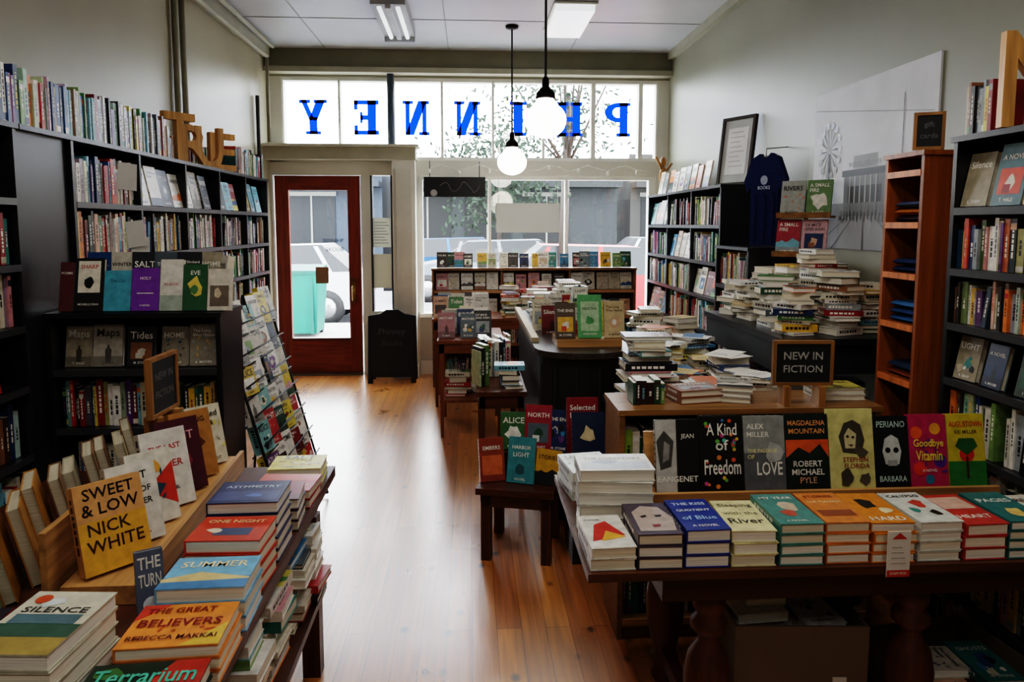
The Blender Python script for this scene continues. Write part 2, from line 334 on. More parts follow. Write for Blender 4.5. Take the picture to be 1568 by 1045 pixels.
m.box(I4,dx1-.1,dx1-.06,y0-.01,y0+.02,.75,1.0,C('#8a6a3a'),'metal'); m.rod((dx1-.08,y0-.06,.78),(dx1-.08,y0-.06,.93),.012,C('#9a7a44'),'metal'); m.rod((dx1-.08,y0-.06,.78),(dx1-.08,y0,.78),.009,C('#9a7a44'),'metal');m.rod((dx1-.08,y0-.06,.93),(dx1-.08,y0,.93),.009,C('#9a7a44'),'metal')
m.text(I4,'SENNIHP',w0+.33,w0+.54,1.36,1.42,y0+.036,C('#24406a')); m.text(I4,'SKOOB',w0+.36,w0+.54,1.27,1.33,y0+.036,C('#24406a'))
m.box(I4,w0+.25,w0+.38,y0+.03,y0+.038,.95,1.12,C('#8a6a50'))
m.box(I4,dx0,dx1,y0-.03,y1,0,.02,C('#777777'),'metal')
m.obj()
m=MB('window_sign'); m.box(I4,-.46,.16,YF-.09,YF-.07,1.83,2.03,C('#0d0f12')); m.rod((-.4,YF-.08,2.03),(-.4,YF-.08,2.19),.004,BLACK); m.rod((.1,YF-.08,2.03),(.1,YF-.08,2.19),.004,BLACK)
m.disc(I4,-.36,1.87,.035,YF-.092,C('#999999')); 
pts=[(-.3+.4*i/14,1.93+.05*math.sin(i*.9)+.01*math.cos(i*2.3)) for i in range(15)]
for a,b in zip(pts,pts[1:]): m.rod((a[0],YF-.093,a[1]),(b[0],YF-.093,b[1]),.002,C('#777777'))
m.obj()
m=MB('paper_sign'); m.box(I4,.27,.92,YF-.06,YF-.055,1.47,1.77,C('#a8a59f'),'film'); m.rod((.3,YF-.057,1.77),(.3,YF-.057,2.06),.002,WHT); m.rod((.9,YF-.057,1.77),(.9,YF-.057,2.06),.002,WHT); m.obj()
m=MB('string_lights')
pp=[(x/10, YF-.12, 2.12+.03*math.sin(x*1.7)) for x in range(-4,19)]
for a,b in zip(pp,pp[1:]): m.rod(a,b,.003,WHT,n=5)
for a in pp[::3]: m.rod(a,(a[0],a[1],a[2]-.04),.012,C('#e8e6dc'),n=6)
m.obj()
m=MB('ceiling_light'); m.box(I4,-.73,-.47,5.5,6.45,ZC-.09,ZC-.006,C('#9fa3a6'))
for x in(-.69,-.55): m.rod((x+.02,5.55,ZC-.1),(x+.02,6.4,ZC-.1),.018,WHT,'diffuser')
m.box(I4,-.62,-.58,5.5,6.45,ZC-.12,ZC-.09,C('#b8bcc0')); m.box(I4,-.73,-.47,6.42,6.46,ZC-.13,ZC-.006,C('#8f9396')); m.obj()
m=MB('ceiling_light'); m.box(I4,.68,.98,5.65,6.45,ZC-.07,ZC-.02,C('#d7d9d9'),'diffuser'); m.box(I4,.66,1.0,5.63,6.47,ZC-.02,ZC-.006,WHT); m.obj()
for yy,en in ((1.7,10.5),(-.8,8)):
    for xc in(-.65,.75):
        m=MB('ceiling_light'); m.box(I4,xc-.17,xc+.17,yy-.6,yy+.6,ZC-.08,ZC-.006,WHT)
        m.box(I4,xc-.15,xc+.15,yy-.58,yy+.58,ZC-.086,ZC-.08,(1,1,1),'tube'); m.obj()
        l=bpy.data.lights.new('fluorescent_tubes','AREA'); l.shape='RECTANGLE'; l.size=.3; l.size_y=1.15; l.energy=en; l.color=(1,.95,.87)
        o=bpy.data.objects.new('fluorescent_tube_light',l); o.location=(xc,yy,ZC-.095); bpy.context.collection.objects.link(o)
def pendant(x,y,z):
    m=MB('pendant_lamp'); M=T(x,y,z); r=.13
    prof=[(.004,-r*.86)]+[(r*math.sin(a),-r*.86*math.cos(a)) for a in [i*math.pi/14 for i in range(1,12)]]+[(.075,.10),(.06,.112),(.052,.13)]
    m.lathe(M,prof,(1,1,1),'globe',28)
    m.lathe(M,[(.03,.128),(.062,.13),(.06,.165),(.038,.19),(.024,.2),(.022,.25),(.008,.27)],C('#1d1712'),'metal',20)
    m.rod((x,y,z+.26),(x,y,ZC-.03),.008,C('#15120f'),n=8); m.lathe(T(x,y,ZC-.035),[(.02,0),(.055,.012),(.06,.035)],C('#1d1712'),'metal',18)
    m.obj()
    l=bpy.data.lights.new('pendant_bulb','POINT'); l.energy=5; l.color=(1,.9,.76); l.shadow_soft_size=.14
    o=bpy.data.objects.new('pendant_bulb_light',l); o.location=(x,y,z-.3); bpy.context.collection.objects.link(o)
pendant(.475,4.5,2.2); pendant(.375,6.35,2.1)
m=MB('conduit_pipe'); g=C('#8f8c78')
for dy in(0,.13): m.rod((XL+.03,5.05+dy,1.95),(XL+.03,5.05+dy,ZC-.1),.02,g,n=12)
m.rod((XL+.03,6.9,2.0),(XL+.03,6.9,2.75),.018,C('#3a3a38'),n=10)
m.obj()
m=MB('conduit_pipe'); 
m.rod((XL+.1,-2,ZC-.14),(XL+.1,YF-.35,ZC-.14),.018,g,n=10); m.rod((XL+.16,-2,ZC-.05),(XL+.16,YF-.35,ZC-.05),.018,g,n=10)
m.rod((XL+.1,YF-.35,ZC-.14),(XL+.1,YF-.35,2.336),.018,g,n=10)
m.obj()
# ================================================================ LEFT WALL CASES
ML=lambda y,z=0,x=-1.7: T(x,y,z)@RZ(90)
BD=[1.65,1.40,1.165,.93,.66,.38,.1]
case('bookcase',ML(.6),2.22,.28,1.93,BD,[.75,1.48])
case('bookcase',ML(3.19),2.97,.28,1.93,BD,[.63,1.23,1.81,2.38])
m=MB('filler_panel'); m.box(I4,-1.975,-1.72,2.83,3.18,0,1.91,BLACK,'black_laminate'); m.box(I4,-1.975,-1.69,2.83,3.18,1.91,1.93,BLACK,'black_laminate'); m.obj()
m=MB('shelved_books')
edges=[(.62,1.35),(1.37,2.08),(2.10,2.80),(3.21,3.82),(3.84,4.42),(4.44,5.0),(5.02,5.57),(5.59,6.14)]
lv=[1.65,1.40,1.165,.93,.66,.38,.1]; tops=[1.93,1.65,1.4,1.165,.93,.66,.38]
for i,(a,b) in enumerate(edges):
    for j,z in enumerate(lv):
        gap=tops[j]-z-.03
        if j==0 and i>=4 or (j in(0,3) and i==2):
            faces(m,ML(a,z,-1.73),b-a,gap*.92,.15,11,pal=PAL[:12] if i<5 else None,y=.0)
        elif j==6: spines(m,ML(a,z,-1.72),b-a,gap,.15,.97)
        else: spines(m,ML(a,z,-1.715-R.uniform(0,.02)),b-a,gap,.15,.995)
m.obj()
m=MB('shelf_top_books')
spines(m,ML(.7,1.931,-1.715),3.6,.23,.15,.985,.75,.235)
spines(m,ML(5.42,1.931,-1.715),.72,.21,.15,.985,.8,.21)
spines(m,ML(4.32,1.931,-1.87),1.05,.2,.1,.98,.8,.19); m.obj()
for ch,y,h in (('T',4.47,.29),('R',4.72,.25),('U',4.97,.27),('E',5.22,.26)):
    m=MB('wooden_letter_'+ch.lower()); m.text(T(-1.75,y,1.932)@RZ(52),ch,-.1,.1,0,h,0,C('#d09a54'),'woodz',True,.02); m.obj()
m=MB('paper_note')
for (y,z,r) in((3.62,1.78,4),(3.68,1.5,-6),(3.72,1.42,3)): m.box(T(-1.67,y,z)@RZ(60)@RY(r),-.05,.05,0,.002,-.06,.07,C('#c8c6bf'))
m.obj()
EY=2.90
M0=T(-1.685,EY,0)
case('display_bookcase',M0,.68,.27,1.2,[.97,.73,.49,.26,.06],[])
m=MB('face_out_books')
x=-1.65
cl=[('#5c2b2f',.06),('#1d1c1e',.12),('#4b9fb5',.11),('#7438a0',.115),('#d8d5cc',.095),('#2c5a3c',.1),('#d2ccbf',.1)]
hs=[.2,.215,.165,.175,.21,.19,.17]
sp=[[('t','POEMS',.1,.9,.7,.85,WHITE)],[('r',.12,.88,.35,.95,C('#e9e2d2')),('t','SHARP',.2,.8,.78,.9,C('#b3282a')),('p',blob(.5,.55,.18),BLACK),('t','MICHELLE DEAN',.15,.85,.1,.16,WHITE)],[('t','The Gift',.2,.8,.7,.8,C('#2b6f85'))],
    [('t','HOLY',.3,.7,.7,.82,WHITE),('t','A NOVEL',.3,.7,.1,.16,WHITE),('r',.2,.8,.4,.42,WHITE)],[('t','KUDOS',.2,.8,.45,.58,C('#a03030')),('t','A NOVEL',.3,.7,.1,.18,BLACK),('r',0,1,0,.3,C('#a4b0a4'))],
    [('p',blob(.5,.5,.34),C('#d9c25a')),('p',blob(.45,.45,.18),C('#4b7a4c')),('t','EVE',.3,.7,.75,.88,WHITE)],[('r',.1,.9,.1,.6,C('#6d6258')),('p',blob(.4,.4,.2),C('#c9b9a0'))]]
for (c,w),h,s in zip(cl,hs,sp):
    book(m,T(x+w/2,EY+.04,1.202)@RX(-12),w-.006,h,.022,C(c),s); x+=w-.003
m.obj()
m=MB('face_out_books')
x=-1.60
for i in range(6): book(m,T(x+.05,EY+.16,1.202)@RX(-8)@RZ(R.uniform(-8,8)),.1,.235,.02,R.choice([C('#1d1e22'),C('#23252c'),C('#c9c2b4'),C('#3b2c28'),C('#2a4f86')])); x+=.092
book(m,T(-1.06,EY+.17,1.202)@RZ(-50)@RX(-8),.13,.22,.03,C('#e8e4da')); 
m.obj()
m=MB('face_out_books'); faces(m,M0@T(.03,.03,.97),.62,.17,.125,10,pal=[C(x) for x in('#2b2a30','#5b1d33','#2b2a2c','#23354a','#8f887a')]); m.obj()
m=MB('shelved_books')
for z in(.73,.49,.26,.06): spines(m,M0@T(.025,.03,z),.63,.2,.15,.99)
m.obj()
m=MB('wire_book_rack')
n=7; ya,yb=3.22,4.02
for y in (ya+.02,(ya+yb)/2,yb-.02):
    m.rod((-1.24,y,.02),(-1.14,y,1.2),.007,BLACK); m.rod((-1.14,y,1.2),(-.82,y,.02),.007,BLACK); m.rod((-1.24,y,.02),(-.82,y,.02),.006,BLACK)
for k in range(n):
    f=k/(n-1); xx=-1.12+.22*f; z=1.02-.80*f
    for dz in(0,.06): m.rod((xx+.035,ya,z+dz),(xx+.035,yb,z+dz),.004,BLACK,n=6)
    m.rod((xx-.02,ya,z),(xx-.02,yb,z),.004,BLACK,n=6)
    Mr=T(xx+.012,ya+.01,z+.004)@RZ(90); x=.08
    while x<yb-ya-.06:
        w=R.uniform(.11,.15); book(m,Mr@T(x,0,0)@RZ(-12)@RX(-16),w,R.uniform(.12,.19),R.uniform(.02,.05),R.choice([C('#d9c443'),C('#d0b430'),C('#e8e4da'),C('#e8e4da'),C('#c9c2b4'),C('#b3282a'),C('#4f7a5c'),C('#2a3f5c'),C('#7fb0b0'),C('#c9c2b4')])); x+=w+.004
m.obj()
# ================================================================ LEFT TABLE
BR=C('#4c2814'); LT=C('#b98a54'); TZ=.70
m=MB('display_table')
m.box(I4,-1.42,-.48,.75,2.48,TZ-.035,TZ,BR,'woody')
m.box(I4,-1.36,-.53,.8,2.42,TZ-.13,TZ-.035,BR,'woody')
for x in(-1.35,-.58):
    for y in(.82,2.34): m.box(I4,x,x+.06,y,y+.06,0,TZ-.13,BR,'woodz')
m.box(I4,-1.34,-.50,.84,2.38,.3,.325,BR,'woody')
m.obj()
m=MB('book_pile')
for y in (1.15,1.4,1.65,1.9,2.15,2.3):
    pile(m,-.60,y,.326,.22,.14,.2,6,.5)
m.obj()
stack('book_stack',-.57,1.175,TZ,2,.2,.155,.03,C('#203024'),[('p',[(0,0),(.5,0),(.3,.4),(0,.5)],C('#a8281f')),('p',[(.5,.5),(1,.4),(1,1),(.7,1)],C('#b03424')),('p',blob(.2,.8,.16),C('#3f6f3a')),('p',blob(.6,.3,.14),C('#d9903a'))]+leafy(C('#3f6f3a'),8)+[('T','Terrarium',.06,.94,.58,.86,C('#4db39b')),('T','Terrarium',.06,.94,.3,.55,C('#e0663a')),('t','Valerie Trueblood',.2,.8,.06,.18,CREAM)],2)
stack('book_stack',-.562,1.345,TZ,3,.185,.15,.026,C('#e08a3c'),[('p',[(0,.6),(.3,1),(0,1)],C('#c4402a')),('p',[(.6,0),(1,0),(1,.5)],C('#d9b24a'))]+leafy(C('#c4602a'),8)+[('t','THE GREAT',.08,.8,.7,.95,C('#7c1a0c')),('t','BELIEVERS',.08,.92,.4,.66,C('#7c1a0c')),('t','REBECCA MAKKAI',.06,.94,.08,.3,C('#4c1a0c'))],3)
stack('book_stack',-.565,1.51,TZ,3,.18,.14,.033,C('#7db7dc'),[('r',0,1,0,.35,C('#4f86b8')),('p',[(0,.3),(.4,.5),(1,.3),(1,.25),(0,.2)],C('#d5c088')),('t','SUMMER',.1,.9,.6,.9,C('#f0e6c0'))],2)
stack('book_stack',-.57,1.665,TZ,4,.17,.135,.032,C('#c8452c'),[('r',.3,.8,.2,.5,C('#3a4a6a')),('p',blob(.3,.4,.14),C('#e8d8c0')),('t','ONE NIGHT',.1,.9,.66,.9,C('#f0d0a0'))],-2)
stack('book_stack',-.575,1.83,TZ,5,.175,.15,.031,C('#2c3560'),[('r',.05,.95,.1,.5,C('#46507e')),('t','ASYMMETRY',.1,.9,.6,.85,C('#b9c4da')),('p',blob(.6,.3,.12),C('#5b7ac0'))],1)
stack('book_stack',-.57,2.0,TZ,3,.17,.14,.03,C('#3a2a44'),None,4)
stack('book_stack',-.57,2.17,TZ,2,.18,.14,.028,C('#a8343a'),[('r',0,1,.6,1,C('#c85a50')),('t','EVERYTHING',.1,.9,.2,.5,C('#f0d0c0'))],-3)
stack('book_stack',-.58,2.36,TZ,2,.17,.14,.028,C('#d8cc5c'),None,2)
stack('book_stack',-.755,1.24,TZ,5,.15,.2,.03,C('#c9c6b4'),[('r',0,1,0,.25,C('#a08a4a')),('r',0,1,.25,.45,C('#3c5a4c')),('p',blob(.35,.8,.14),C('#d0d8d8')),('r',.1,.9,.45,.6,C('#54707a')),('T','SILENCE',.1,.9,.63,.72,C('#3a3a3a')),('c',.2,.85,.1,C('#c0502a'))],-4)
stack('book_stack',-.93,1.24,TZ,4,.14,.2,.03,C('#a3282c'),[('r',.0,1,.5,1,C('#2a2430')),('t','SALT RICH',.1,.9,.7,.85,WHITE),('p',blob(.5,.3,.24),C('#d85a3a'))],6)
stack('book_stack',-1.12,1.26,TZ,5,.14,.2,.03,C('#c2b8a0'),None,-5)
stack('book_stack',-1.25,1.50,TZ,3,.14,.2,.03,C('#c4a04a'),None,3)
m=MB('book_easel_stand')
EX=lambda y:-.825-.06*(y-1.56)
def strip(a,b,z0,z1,ya=1.57,yb=2.47):
    m.extrude(I4,[(EX(ya)+a,ya,z0),(EX(ya)+b,ya,z0),(EX(yb)+b,yb,z0),(EX(yb)+a,yb,z0)],(0,0,z1-z0),LT,'woody')
strip(-.09,.075,TZ+.001,TZ+.045); strip(.075,.088,TZ+.001,TZ+.065); strip(-.13,-.115,TZ+.001,TZ+.17)
m.obj()
m=MB('face_out_books')
z=TZ+.047
LH=[(1.655,.15,.205,.036,'#cf9a62',[('t','SWEET',.08,.92,.82,.95,BLACK),('t','& LOW',.08,.92,.64,.78,BLACK),('r',0,1,0,.58,C('#d9a23a')),('t','NICK',.08,.8,.42,.56,C('#3a2410')),('t','WHITE',.08,.92,.22,.38,C('#3a2410'))]),
 (1.785,.12,.2,.03,'#dcd9d1',[('t','THAT',.15,.85,.78,.88,BLACK),('t','KIND OF',.15,.85,.6,.7,BLACK),('t','MOTHER',.15,.85,.45,.55,BLACK),('t','NOVEL',.2,.8,.1,.16,C('#b3282a'))]),
 (1.90,.12,.195,.028,'#d8d4c8',[('p',[(.0,.1),(.5,.4),(1,.2),(1,.8),(.6,.6),(.1,.9)],C('#c23a2a')),('p',[(.1,.3),(.4,.2),(.8,.5),(.4,.6)],C('#2a4a5c')),('p',blob(.6,.75,.15),C('#e0a040'))]+leafy(C('#2a4a5c'),6)),
 (2.015,.13,.22,.03,'#dad6ce',[('t','THE LAST',.15,.85,.72,.82,C('#b3282a')),('t','LETTER',.15,.85,.5,.6,C('#b3282a')),('t','A NOVEL',.3,.7,.2,.27,BLACK)]),
 (2.13,.13,.22,.03,'#4a1a28',[('t','FRUIT',.15,.85,.7,.82,C('#d8a0a0')),('p',blob(.5,.4,.24),C('#8a2a3a'))]),
 (2.245,.13,.215,.03,'#a9753a',[('p',blob(.5,.5,.26),C('#5a3018')),('t','HOMING',.15,.85,.8,.9,BLACK)]),
 (2.37,.12,.2,.03,'#d4ccb8',None)]
for y,w,h,t,c,s in LH: book(m,T(EX(y),y,z+.002)@RZ(48)@RX(-16),w,h,t,C(c),s)
m.obj()
m=MB('leaning_books')
for i in range(10): 
    book(m,T(-1.05-.012*(i%2),1.56+i*.083,TZ+.004)@RZ(-62)@RX(12),.15,.22-.01*(i%3),.028,R.choice([C('#b8ab88'),C('#6a7a5a'),C('#a8a08a'),C('#a9752a'),C('#7a5a3c')]),[],C('#b8b09c'))  # page colour has shade painted in: paper tone as in shadow
m.obj()
m=MB('standing_book'); book(m,T(-.685,1.495,TZ+.004)@RZ(30)@RX(-10),.055,.15,.02,C('#5c6478'),[('T','THE',.1,.9,.75,.92,WHITE),('T','TURN',.1,.9,.5,.68,WHITE),('c',.5,.25,.3,C('#d8dce0'))]); m.obj()
def chalk(x,y,z,w,h,rot,base,lines,tc='#b4b4ae'):
    m=MB('chalkboard_sign'); M=T(x,y,z)@RZ(rot)
    m.extrude(M,[(-w/2,0,0),(w/2,0,0),(w/2,0,h),(-w/2,0,h)],(0,.012,0),C('#1d2022'))
    f=.012
    for a,b,c,d in((-w/2-f,-w/2,-f,h+f),(w/2,w/2+f,-f,h+f)): m.box(M,a,b,-.005,.016,c,d,C('#9a6e3e'),'woodz')
    m.box(M,-w/2,w/2,-.005,.016,-f,0,C('#9a6e3e'),'woodx'); m.box(M,-w/2,w/2,-.005,.016,h,h+f,C('#9a6e3e'),'woodx')
    for i,l in enumerate(lines): m.text(M,l,-w*.36,w*.36,h*(.58-.34*i),h*(.8-.34*i),-.0015,C(tc))
    for s in(-1,1): m.box(M,s*w*.32-.012,s*w*.32+.012,-.03,.04,base-z,-f,C('#a8783f'),'woodz')
    m.obj()
chalk(-1.005,2.36,.945,.17,.17,88,.701,['NEW IN','FICTION'],'#6f706c')
# ================================================================ RIGHT TABLE
TZ2=.68
m=MB('display_table'); DB=C('#5a2f1c')
m.box(I4,.29,1.68,1.685,2.40,TZ2-.022,TZ2,C('#54301a'),'woodx'); m.box(I4,.5,1.6,1.76,2.34,TZ2-.12,TZ2-.022,C('#43230f'),'woodx')
prof=[(.035,0),(.045,.02),(.03,.05),(.05,.08),(.035,.1),(.045,.14),(.062,.22),(.066,.3),(.055,.36),(.03,.4),(.028,.42),(.05,.44),(.05,.46),(.032,.48),(.045,.5),(.045,TZ2-.12)]
for x in(.655,1.235):
    for y in(1.84,2.27): m.lathe(T(x,y,0),prof,DB,'woodz',24)
m.box(I4,.655,1.235,2.03,2.07,.08,.12,DB,'woodx')
for x in (.655,1.235): m.box(I4,x-.02,x+.02,1.84,2.27,.08,.13,DB,'woody')
m.obj()
S=[(.356,2,'#dddbd4',[('p',[(.1,.2),(.9,.35),(.6,.8),(.3,.7)],C('#c8342a')),('p',[(.3,.2),(.5,.5),(.9,.3)],C('#e8b040')),('t','A NOVEL',.1,.5,.8,.9,BLACK)]),
(.478,3,'#4a4050',[('p',[(.1,.1),(.9,.1),(1,.5),(.8,.85),(.4,.9),(.12,.7)],C('#b8a8a0')),('p',[(.25,.55),(.4,.6),(.42,.55),(.3,.5)],BLACK),('p',[(.6,.58),(.78,.6),(.75,.53),(.62,.52)],BLACK),('p',[(.42,.28),(.62,.3),(.6,.22),(.45,.2)],C('#8a3a3a'))]),
(.600,3,'#22388a',[('t','THE KISS',.1,.9,.76,.92,C('#c8d8f0')),('t','QUOTIENT',.1,.9,.54,.7,C('#e8f0f8')),('t','of Blue',.1,.9,.3,.46,C('#9ac0e8')),('t','A NOVEL',.2,.8,.08,.18,WHITE)]),
(.722,3,'#ddd6a6',[('t','Sleeping',.1,.9,.72,.9,C('#3a3a3a')),('t','with the',.1,.9,.48,.64,C('#7a7a5a')),('t','River',.1,.9,.22,.4,C('#3a3a3a'))]),
(.844,4,'#4f8a84',[('p',blob(.6,.55,.26),C('#c8b8a0')),('p',blob(.45,.35,.2),C('#c05a4a')),('t','MY YEAR',.1,.9,.78,.92,WHITE),('t','A NOVEL',.2,.7,.05,.14,WHITE)]),
(.966,4,'#d2803a',[('r',.1,.9,.2,.4,C('#8a4a2a')),('t','THE FLOWER',.08,.92,.6,.75,C('#f4e0b0')),('t','STORIES',.15,.85,.8,.92,C('#8a3a20'))]),
(1.088,4,'#d58426',[('p',blob(.4,.6,.26),BLACK),('p',blob(.7,.4,.18),C('#e8d8b0')),('t','HARD',.1,.9,.05,.2,WHITE)]),
(1.210,4,'#d2d5ce',[('p',blob(.3,.4,.14),C('#3a8a80')),('p',blob(.6,.6,.2),C('#c04a3a')),('p',blob(.7,.3,.14),BLACK),('t','CALYPSO',.1,.9,.8,.92,BLACK)]),
(1.332,3,'#b83a30',[('r',.1,.9,.5,.9,C('#d8b0a0')),('t','HEART',.1,.9,.15,.35,WHITE)]),
(1.454,4,'#2f6f70',[('t','PAGES',.1,.9,.6,.8,WHITE),('p',blob(.5,.3,.24),C('#e0c070'))]),
(1.576,3,'#d8d0c0',None)]
TT=[.030,.030,.033,.031,.027,.027,.026,.026,.032,.025,.03]
for (x,n,c,s),t in zip(S,TT): stack('book_stack',x,1.80,TZ2,n,.116,.2,t,C(c),s,R.uniform(-1.5,1.5),1.5)
stack('book_stack',.42,2.015,TZ2,5,.215,.145,.034,C('#d0cec6'),[('r',.05,.95,.1,.5,C('#a8b0b8')),('p',blob(.4,.5,.2),C('#7a8a9a')),('t','THE OVERSTORY',.1,.9,.6,.8,BLACK)],-6,5)
stack('book_stack',.38,2.26,TZ2,3,.15,.19,.03,C('#c8d0c8'),None,8,4)
m=MB('price_tag_sign'); M=T(1.085,1.679,.655); m.box(M,-.03,.03,-.003,0,0,.12,C('#dedcd6')); m.poly(M,[(-.03,-.0036,0),(.03,-.0036,0),(.03,-.0036,.018),(-.03,-.0036,.018)],C('#c03a28')); 
m.poly(M,[(-.02,-.004,.1),(.02,-.004,.1),(0,-.004,.117)],C('#c03a28')); m.text(M,'STAFF PICK',-.022,.022,.003,.016,-.0042,WHITE)
for i in range(4): m.box(M,-.02,.02-.004*i,-.0038,-.003,.035+i*.014,.038+i*.014,C('#b0aeaa'))
m.obj()
m=MB('book_display_ledge'); 
m.box(I4,.56,1.67,2.10,2.30,TZ2+.001,TZ2+.03,LT,'woodx'); m.box(I4,.56,1.67,2.085,2.10,TZ2+.001,TZ2+.045,LT,'woodx')
m.extrude(I4,[(.56,2.185,TZ2+.03),(.56,2.2,TZ2+.03),(.56,2.24,TZ2+.2),(.56,2.225,TZ2+.2)],(1.11,0,0),LT,'woodx'); m.obj()
H=[('#1a1a1c',[('r',0,.48,.0,1,C('#b9b7b2')),('p',[(.1,.3),(.35,.35),(.42,.7),(.2,.85),(.02,.7)],C('#4a4846')),('p',[(.15,.4),(.3,.45),(.33,.65),(.2,.7)],C('#8a8886')),('r',.48,1,0,1,C('#141416')),('t','JEAN',.52,.95,.72,.8,WHITE),('T','EANGENET',.04,.96,.14,.22,WHITE)]),
('#0f1110',[('c',R.uniform(.08,.92),R.uniform(.05,.95),R.uniform(.03,.06),C(R.choice(['#e05a3a','#4ab0a0','#e8c040','#c04a8a','#4a8ac0','#6ab04a','#e88a30']))) for _ in range(26)]+[('T','A Kind',.15,.85,.74,.9,WHITE),('T','of',.35,.65,.54,.68,WHITE),('T','Freedom',.08,.92,.22,.42,WHITE)]),
('#8f9290',[('r',0,1,0,.5,C('#62666a')),('p',blob(.7,.5,.24),C('#aeb0ae')),('t','ALEX',.08,.5,.82,.9,WHITE),('t','MILLER',.08,.62,.71,.79,WHITE),('t','THE PASSAGE',.08,.8,.5,.56,C('#e8e0a0')),('t','OF',.08,.25,.42,.48,C('#e8e0a0')),('T','LOVE',.3,.92,.2,.38,WHITE)]),
('#15251f',[('r',0,1,.42,.66,C('#d8602a')),('p',[(0,.42),(.3,.56),(.55,.48),(.8,.6),(1,.42)],C('#1e2a24')),('T','MAGDALENA',.06,.94,.85,.92,C('#e8a060')),('T','MOUNTAIN',.08,.92,.74,.81,C('#e8a060')),('t','ROBERT',.1,.9,.3,.38,WHITE),('t','MICHAEL',.1,.9,.19,.27,WHITE),('t','PYLE',.3,.7,.08,.16,C('#d0a080'))]),
('#cdc684',[('p',[(.3,.45),(.7,.42),(.8,.6),(.72,.8),(.55,.86),(.35,.82),(.22,.65)],C('#4a4438')),('p',[(.36,.5),(.58,.5),(.62,.68),(.45,.76),(.34,.66)],C('#c8be94')),('c',.42,.65,.03,BLACK),('c',.54,.64,.03,BLACK),('p',[(.42,.55),(.54,.55),(.5,.52)],C('#5a3a30')),('p',blob(.7,.45,.15),C('#5a5244')),('t','STEPHEN',.25,.9,.33,.39,C('#8a3a28')),('t','FLORIDA',.3,.9,.25,.31,C('#8a3a28')),('p',blob(.35,.14,.2),C('#4a4438')),('p',blob(.75,.12,.14),C('#5a5244'))]),
('#101418',[('T','PERIANO',.08,.92,.84,.93,C('#b8d0c8')),('p',[(.3,.32),(.7,.32),(.78,.5),(.7,.68),(.5,.74),(.3,.68),(.22,.5)],C('#c8ccc8')),('c',.38,.52,.08,BLACK),('c',.62,.52,.08,BLACK),('r',.36,.64,.3,.38,C('#a0a0a0')),('T','BARBARA',.1,.9,.08,.16,C('#b8d0c8'))]),
('#b2275a',[('c',.2,.75,.16,C('#e8622a')),('c',.7,.8,.15,C('#e8a030')),('c',.8,.35,.17,C('#5a2a8a')),('c',.25,.25,.18,C('#d83a2a')),('c',.5,.1,.12,C('#2a7a9a'))]+leafy(C('#5a2a8a'),7)+[('T','Goodbye',.1,.9,.52,.66,C('#f0e050')),('T','Vitamin',.15,.85,.36,.5,C('#f0e050')),('t','A NOVEL',.3,.7,.2,.25,WHITE)]),
('#c8b42e',[('r',0,1,0,.34,C('#2f7a34')),('c',.5,.44,.2,C('#c8281e')),('r',.47,.53,.1,.4,C('#3a2414')),('p',[(.2,.55),(.5,.42),(.8,.55),(.7,.66),(.3,.66)],C('#26602c')),('T','AUGUSTOWN',.06,.94,.82,.9,C('#c8281e')),('t','KEI MILLER',.2,.8,.72,.78,C('#4a3a10'))])]
m=MB('face_out_books'); x=.578
ws=[.142,.142,.136,.142,.15,.115,.128,.128]; hs=[.225,.235,.232,.235,.25,.225,.228,.228]
for (c,s),w,h in zip(H,ws,hs): book(m,T(x+w/2,2.135,TZ2+.033)@RX(-11),w-.003,h,.02,C(c),s); x+=w
m.obj()
case('low_bookcase',T(.54,2.5,0),.98,.27,.88,[.60,.35,.08],[.48],C('#8a6236'),'woodx')
m=MB('shelved_books')
for z in (.60,.35,.08):
    spines(m,T(.565,2.53,z),.44,.23,.15,.98); spines(m,T(1.045,2.53,z),.44,.23,.15,.98)
m.obj()
m=MB('book_pile'); 
spines(m,T(.60,2.56,.881),.15,.1,.1,.98,lean=.3); 
stack('',.86,2.64,.88,2,.18,.13,.025,C('#8a5a3c'),None,12,5,m); stack('',1.02,2.66,.88,3,.13,.18,.02,C('#a8a498'),None,-20,8,m); stack('',1.42,2.66,.88,2,.18,.14,.022,C('#d8d4c8'),None,-3,2,m)
m.obj()
chalk(1.235,2.54,.965,.2,.145,-4,.881,['NEW IN','FICTION'])
m=MB('cardboard_box'); KB=C('#6c5a48')
M=T(.95,2.03,0)@RZ(-4)
z0,hh=.131,.34
m.box(M,-.19,.19,-.16,-.152,z0,z0+hh-.06,KB); m.box(M,-.19,.19,.152,.16,z0,z0+hh-.06,KB); m.box(M,-.19,-.182,-.152,.152,z0,z0+hh-.06,KB); m.box(M,.182,.19,-.152,.152,z0,z0+hh-.06,KB)
m.box(M,-.182,.182,-.152,.152,z0,z0+.005,KB)
m.box(M,.09,.13,-.163,-.16,.2,.26,C('#c8c6c0'))
pile(m,.86,2.04,.138,.34,.15,.2,3,.9); pile(m,1.04,2.03,.138,.22,.13,.2,3,.9)
m.obj()
m=MB('cardboard_box'); M=T(1.5,2.0,0)@RZ(8)
for a,b,c,d in((-.2,.2,-.2,-.192),(-.2,.2,.192,.2),(-.2,-.192,-.192,.192),(.192,.2,-.192,.192)): m.box(M,a,b,c,d,0,.22,KB)
m.box(M,-.192,.192,-.192,.192,0,.005,KB)
pile(m,1.42,2.0,.007,.2,.13,.2,3,.7); pile(m,1.59,2.02,.007,.17,.12,.2,3,.7)
m.obj()
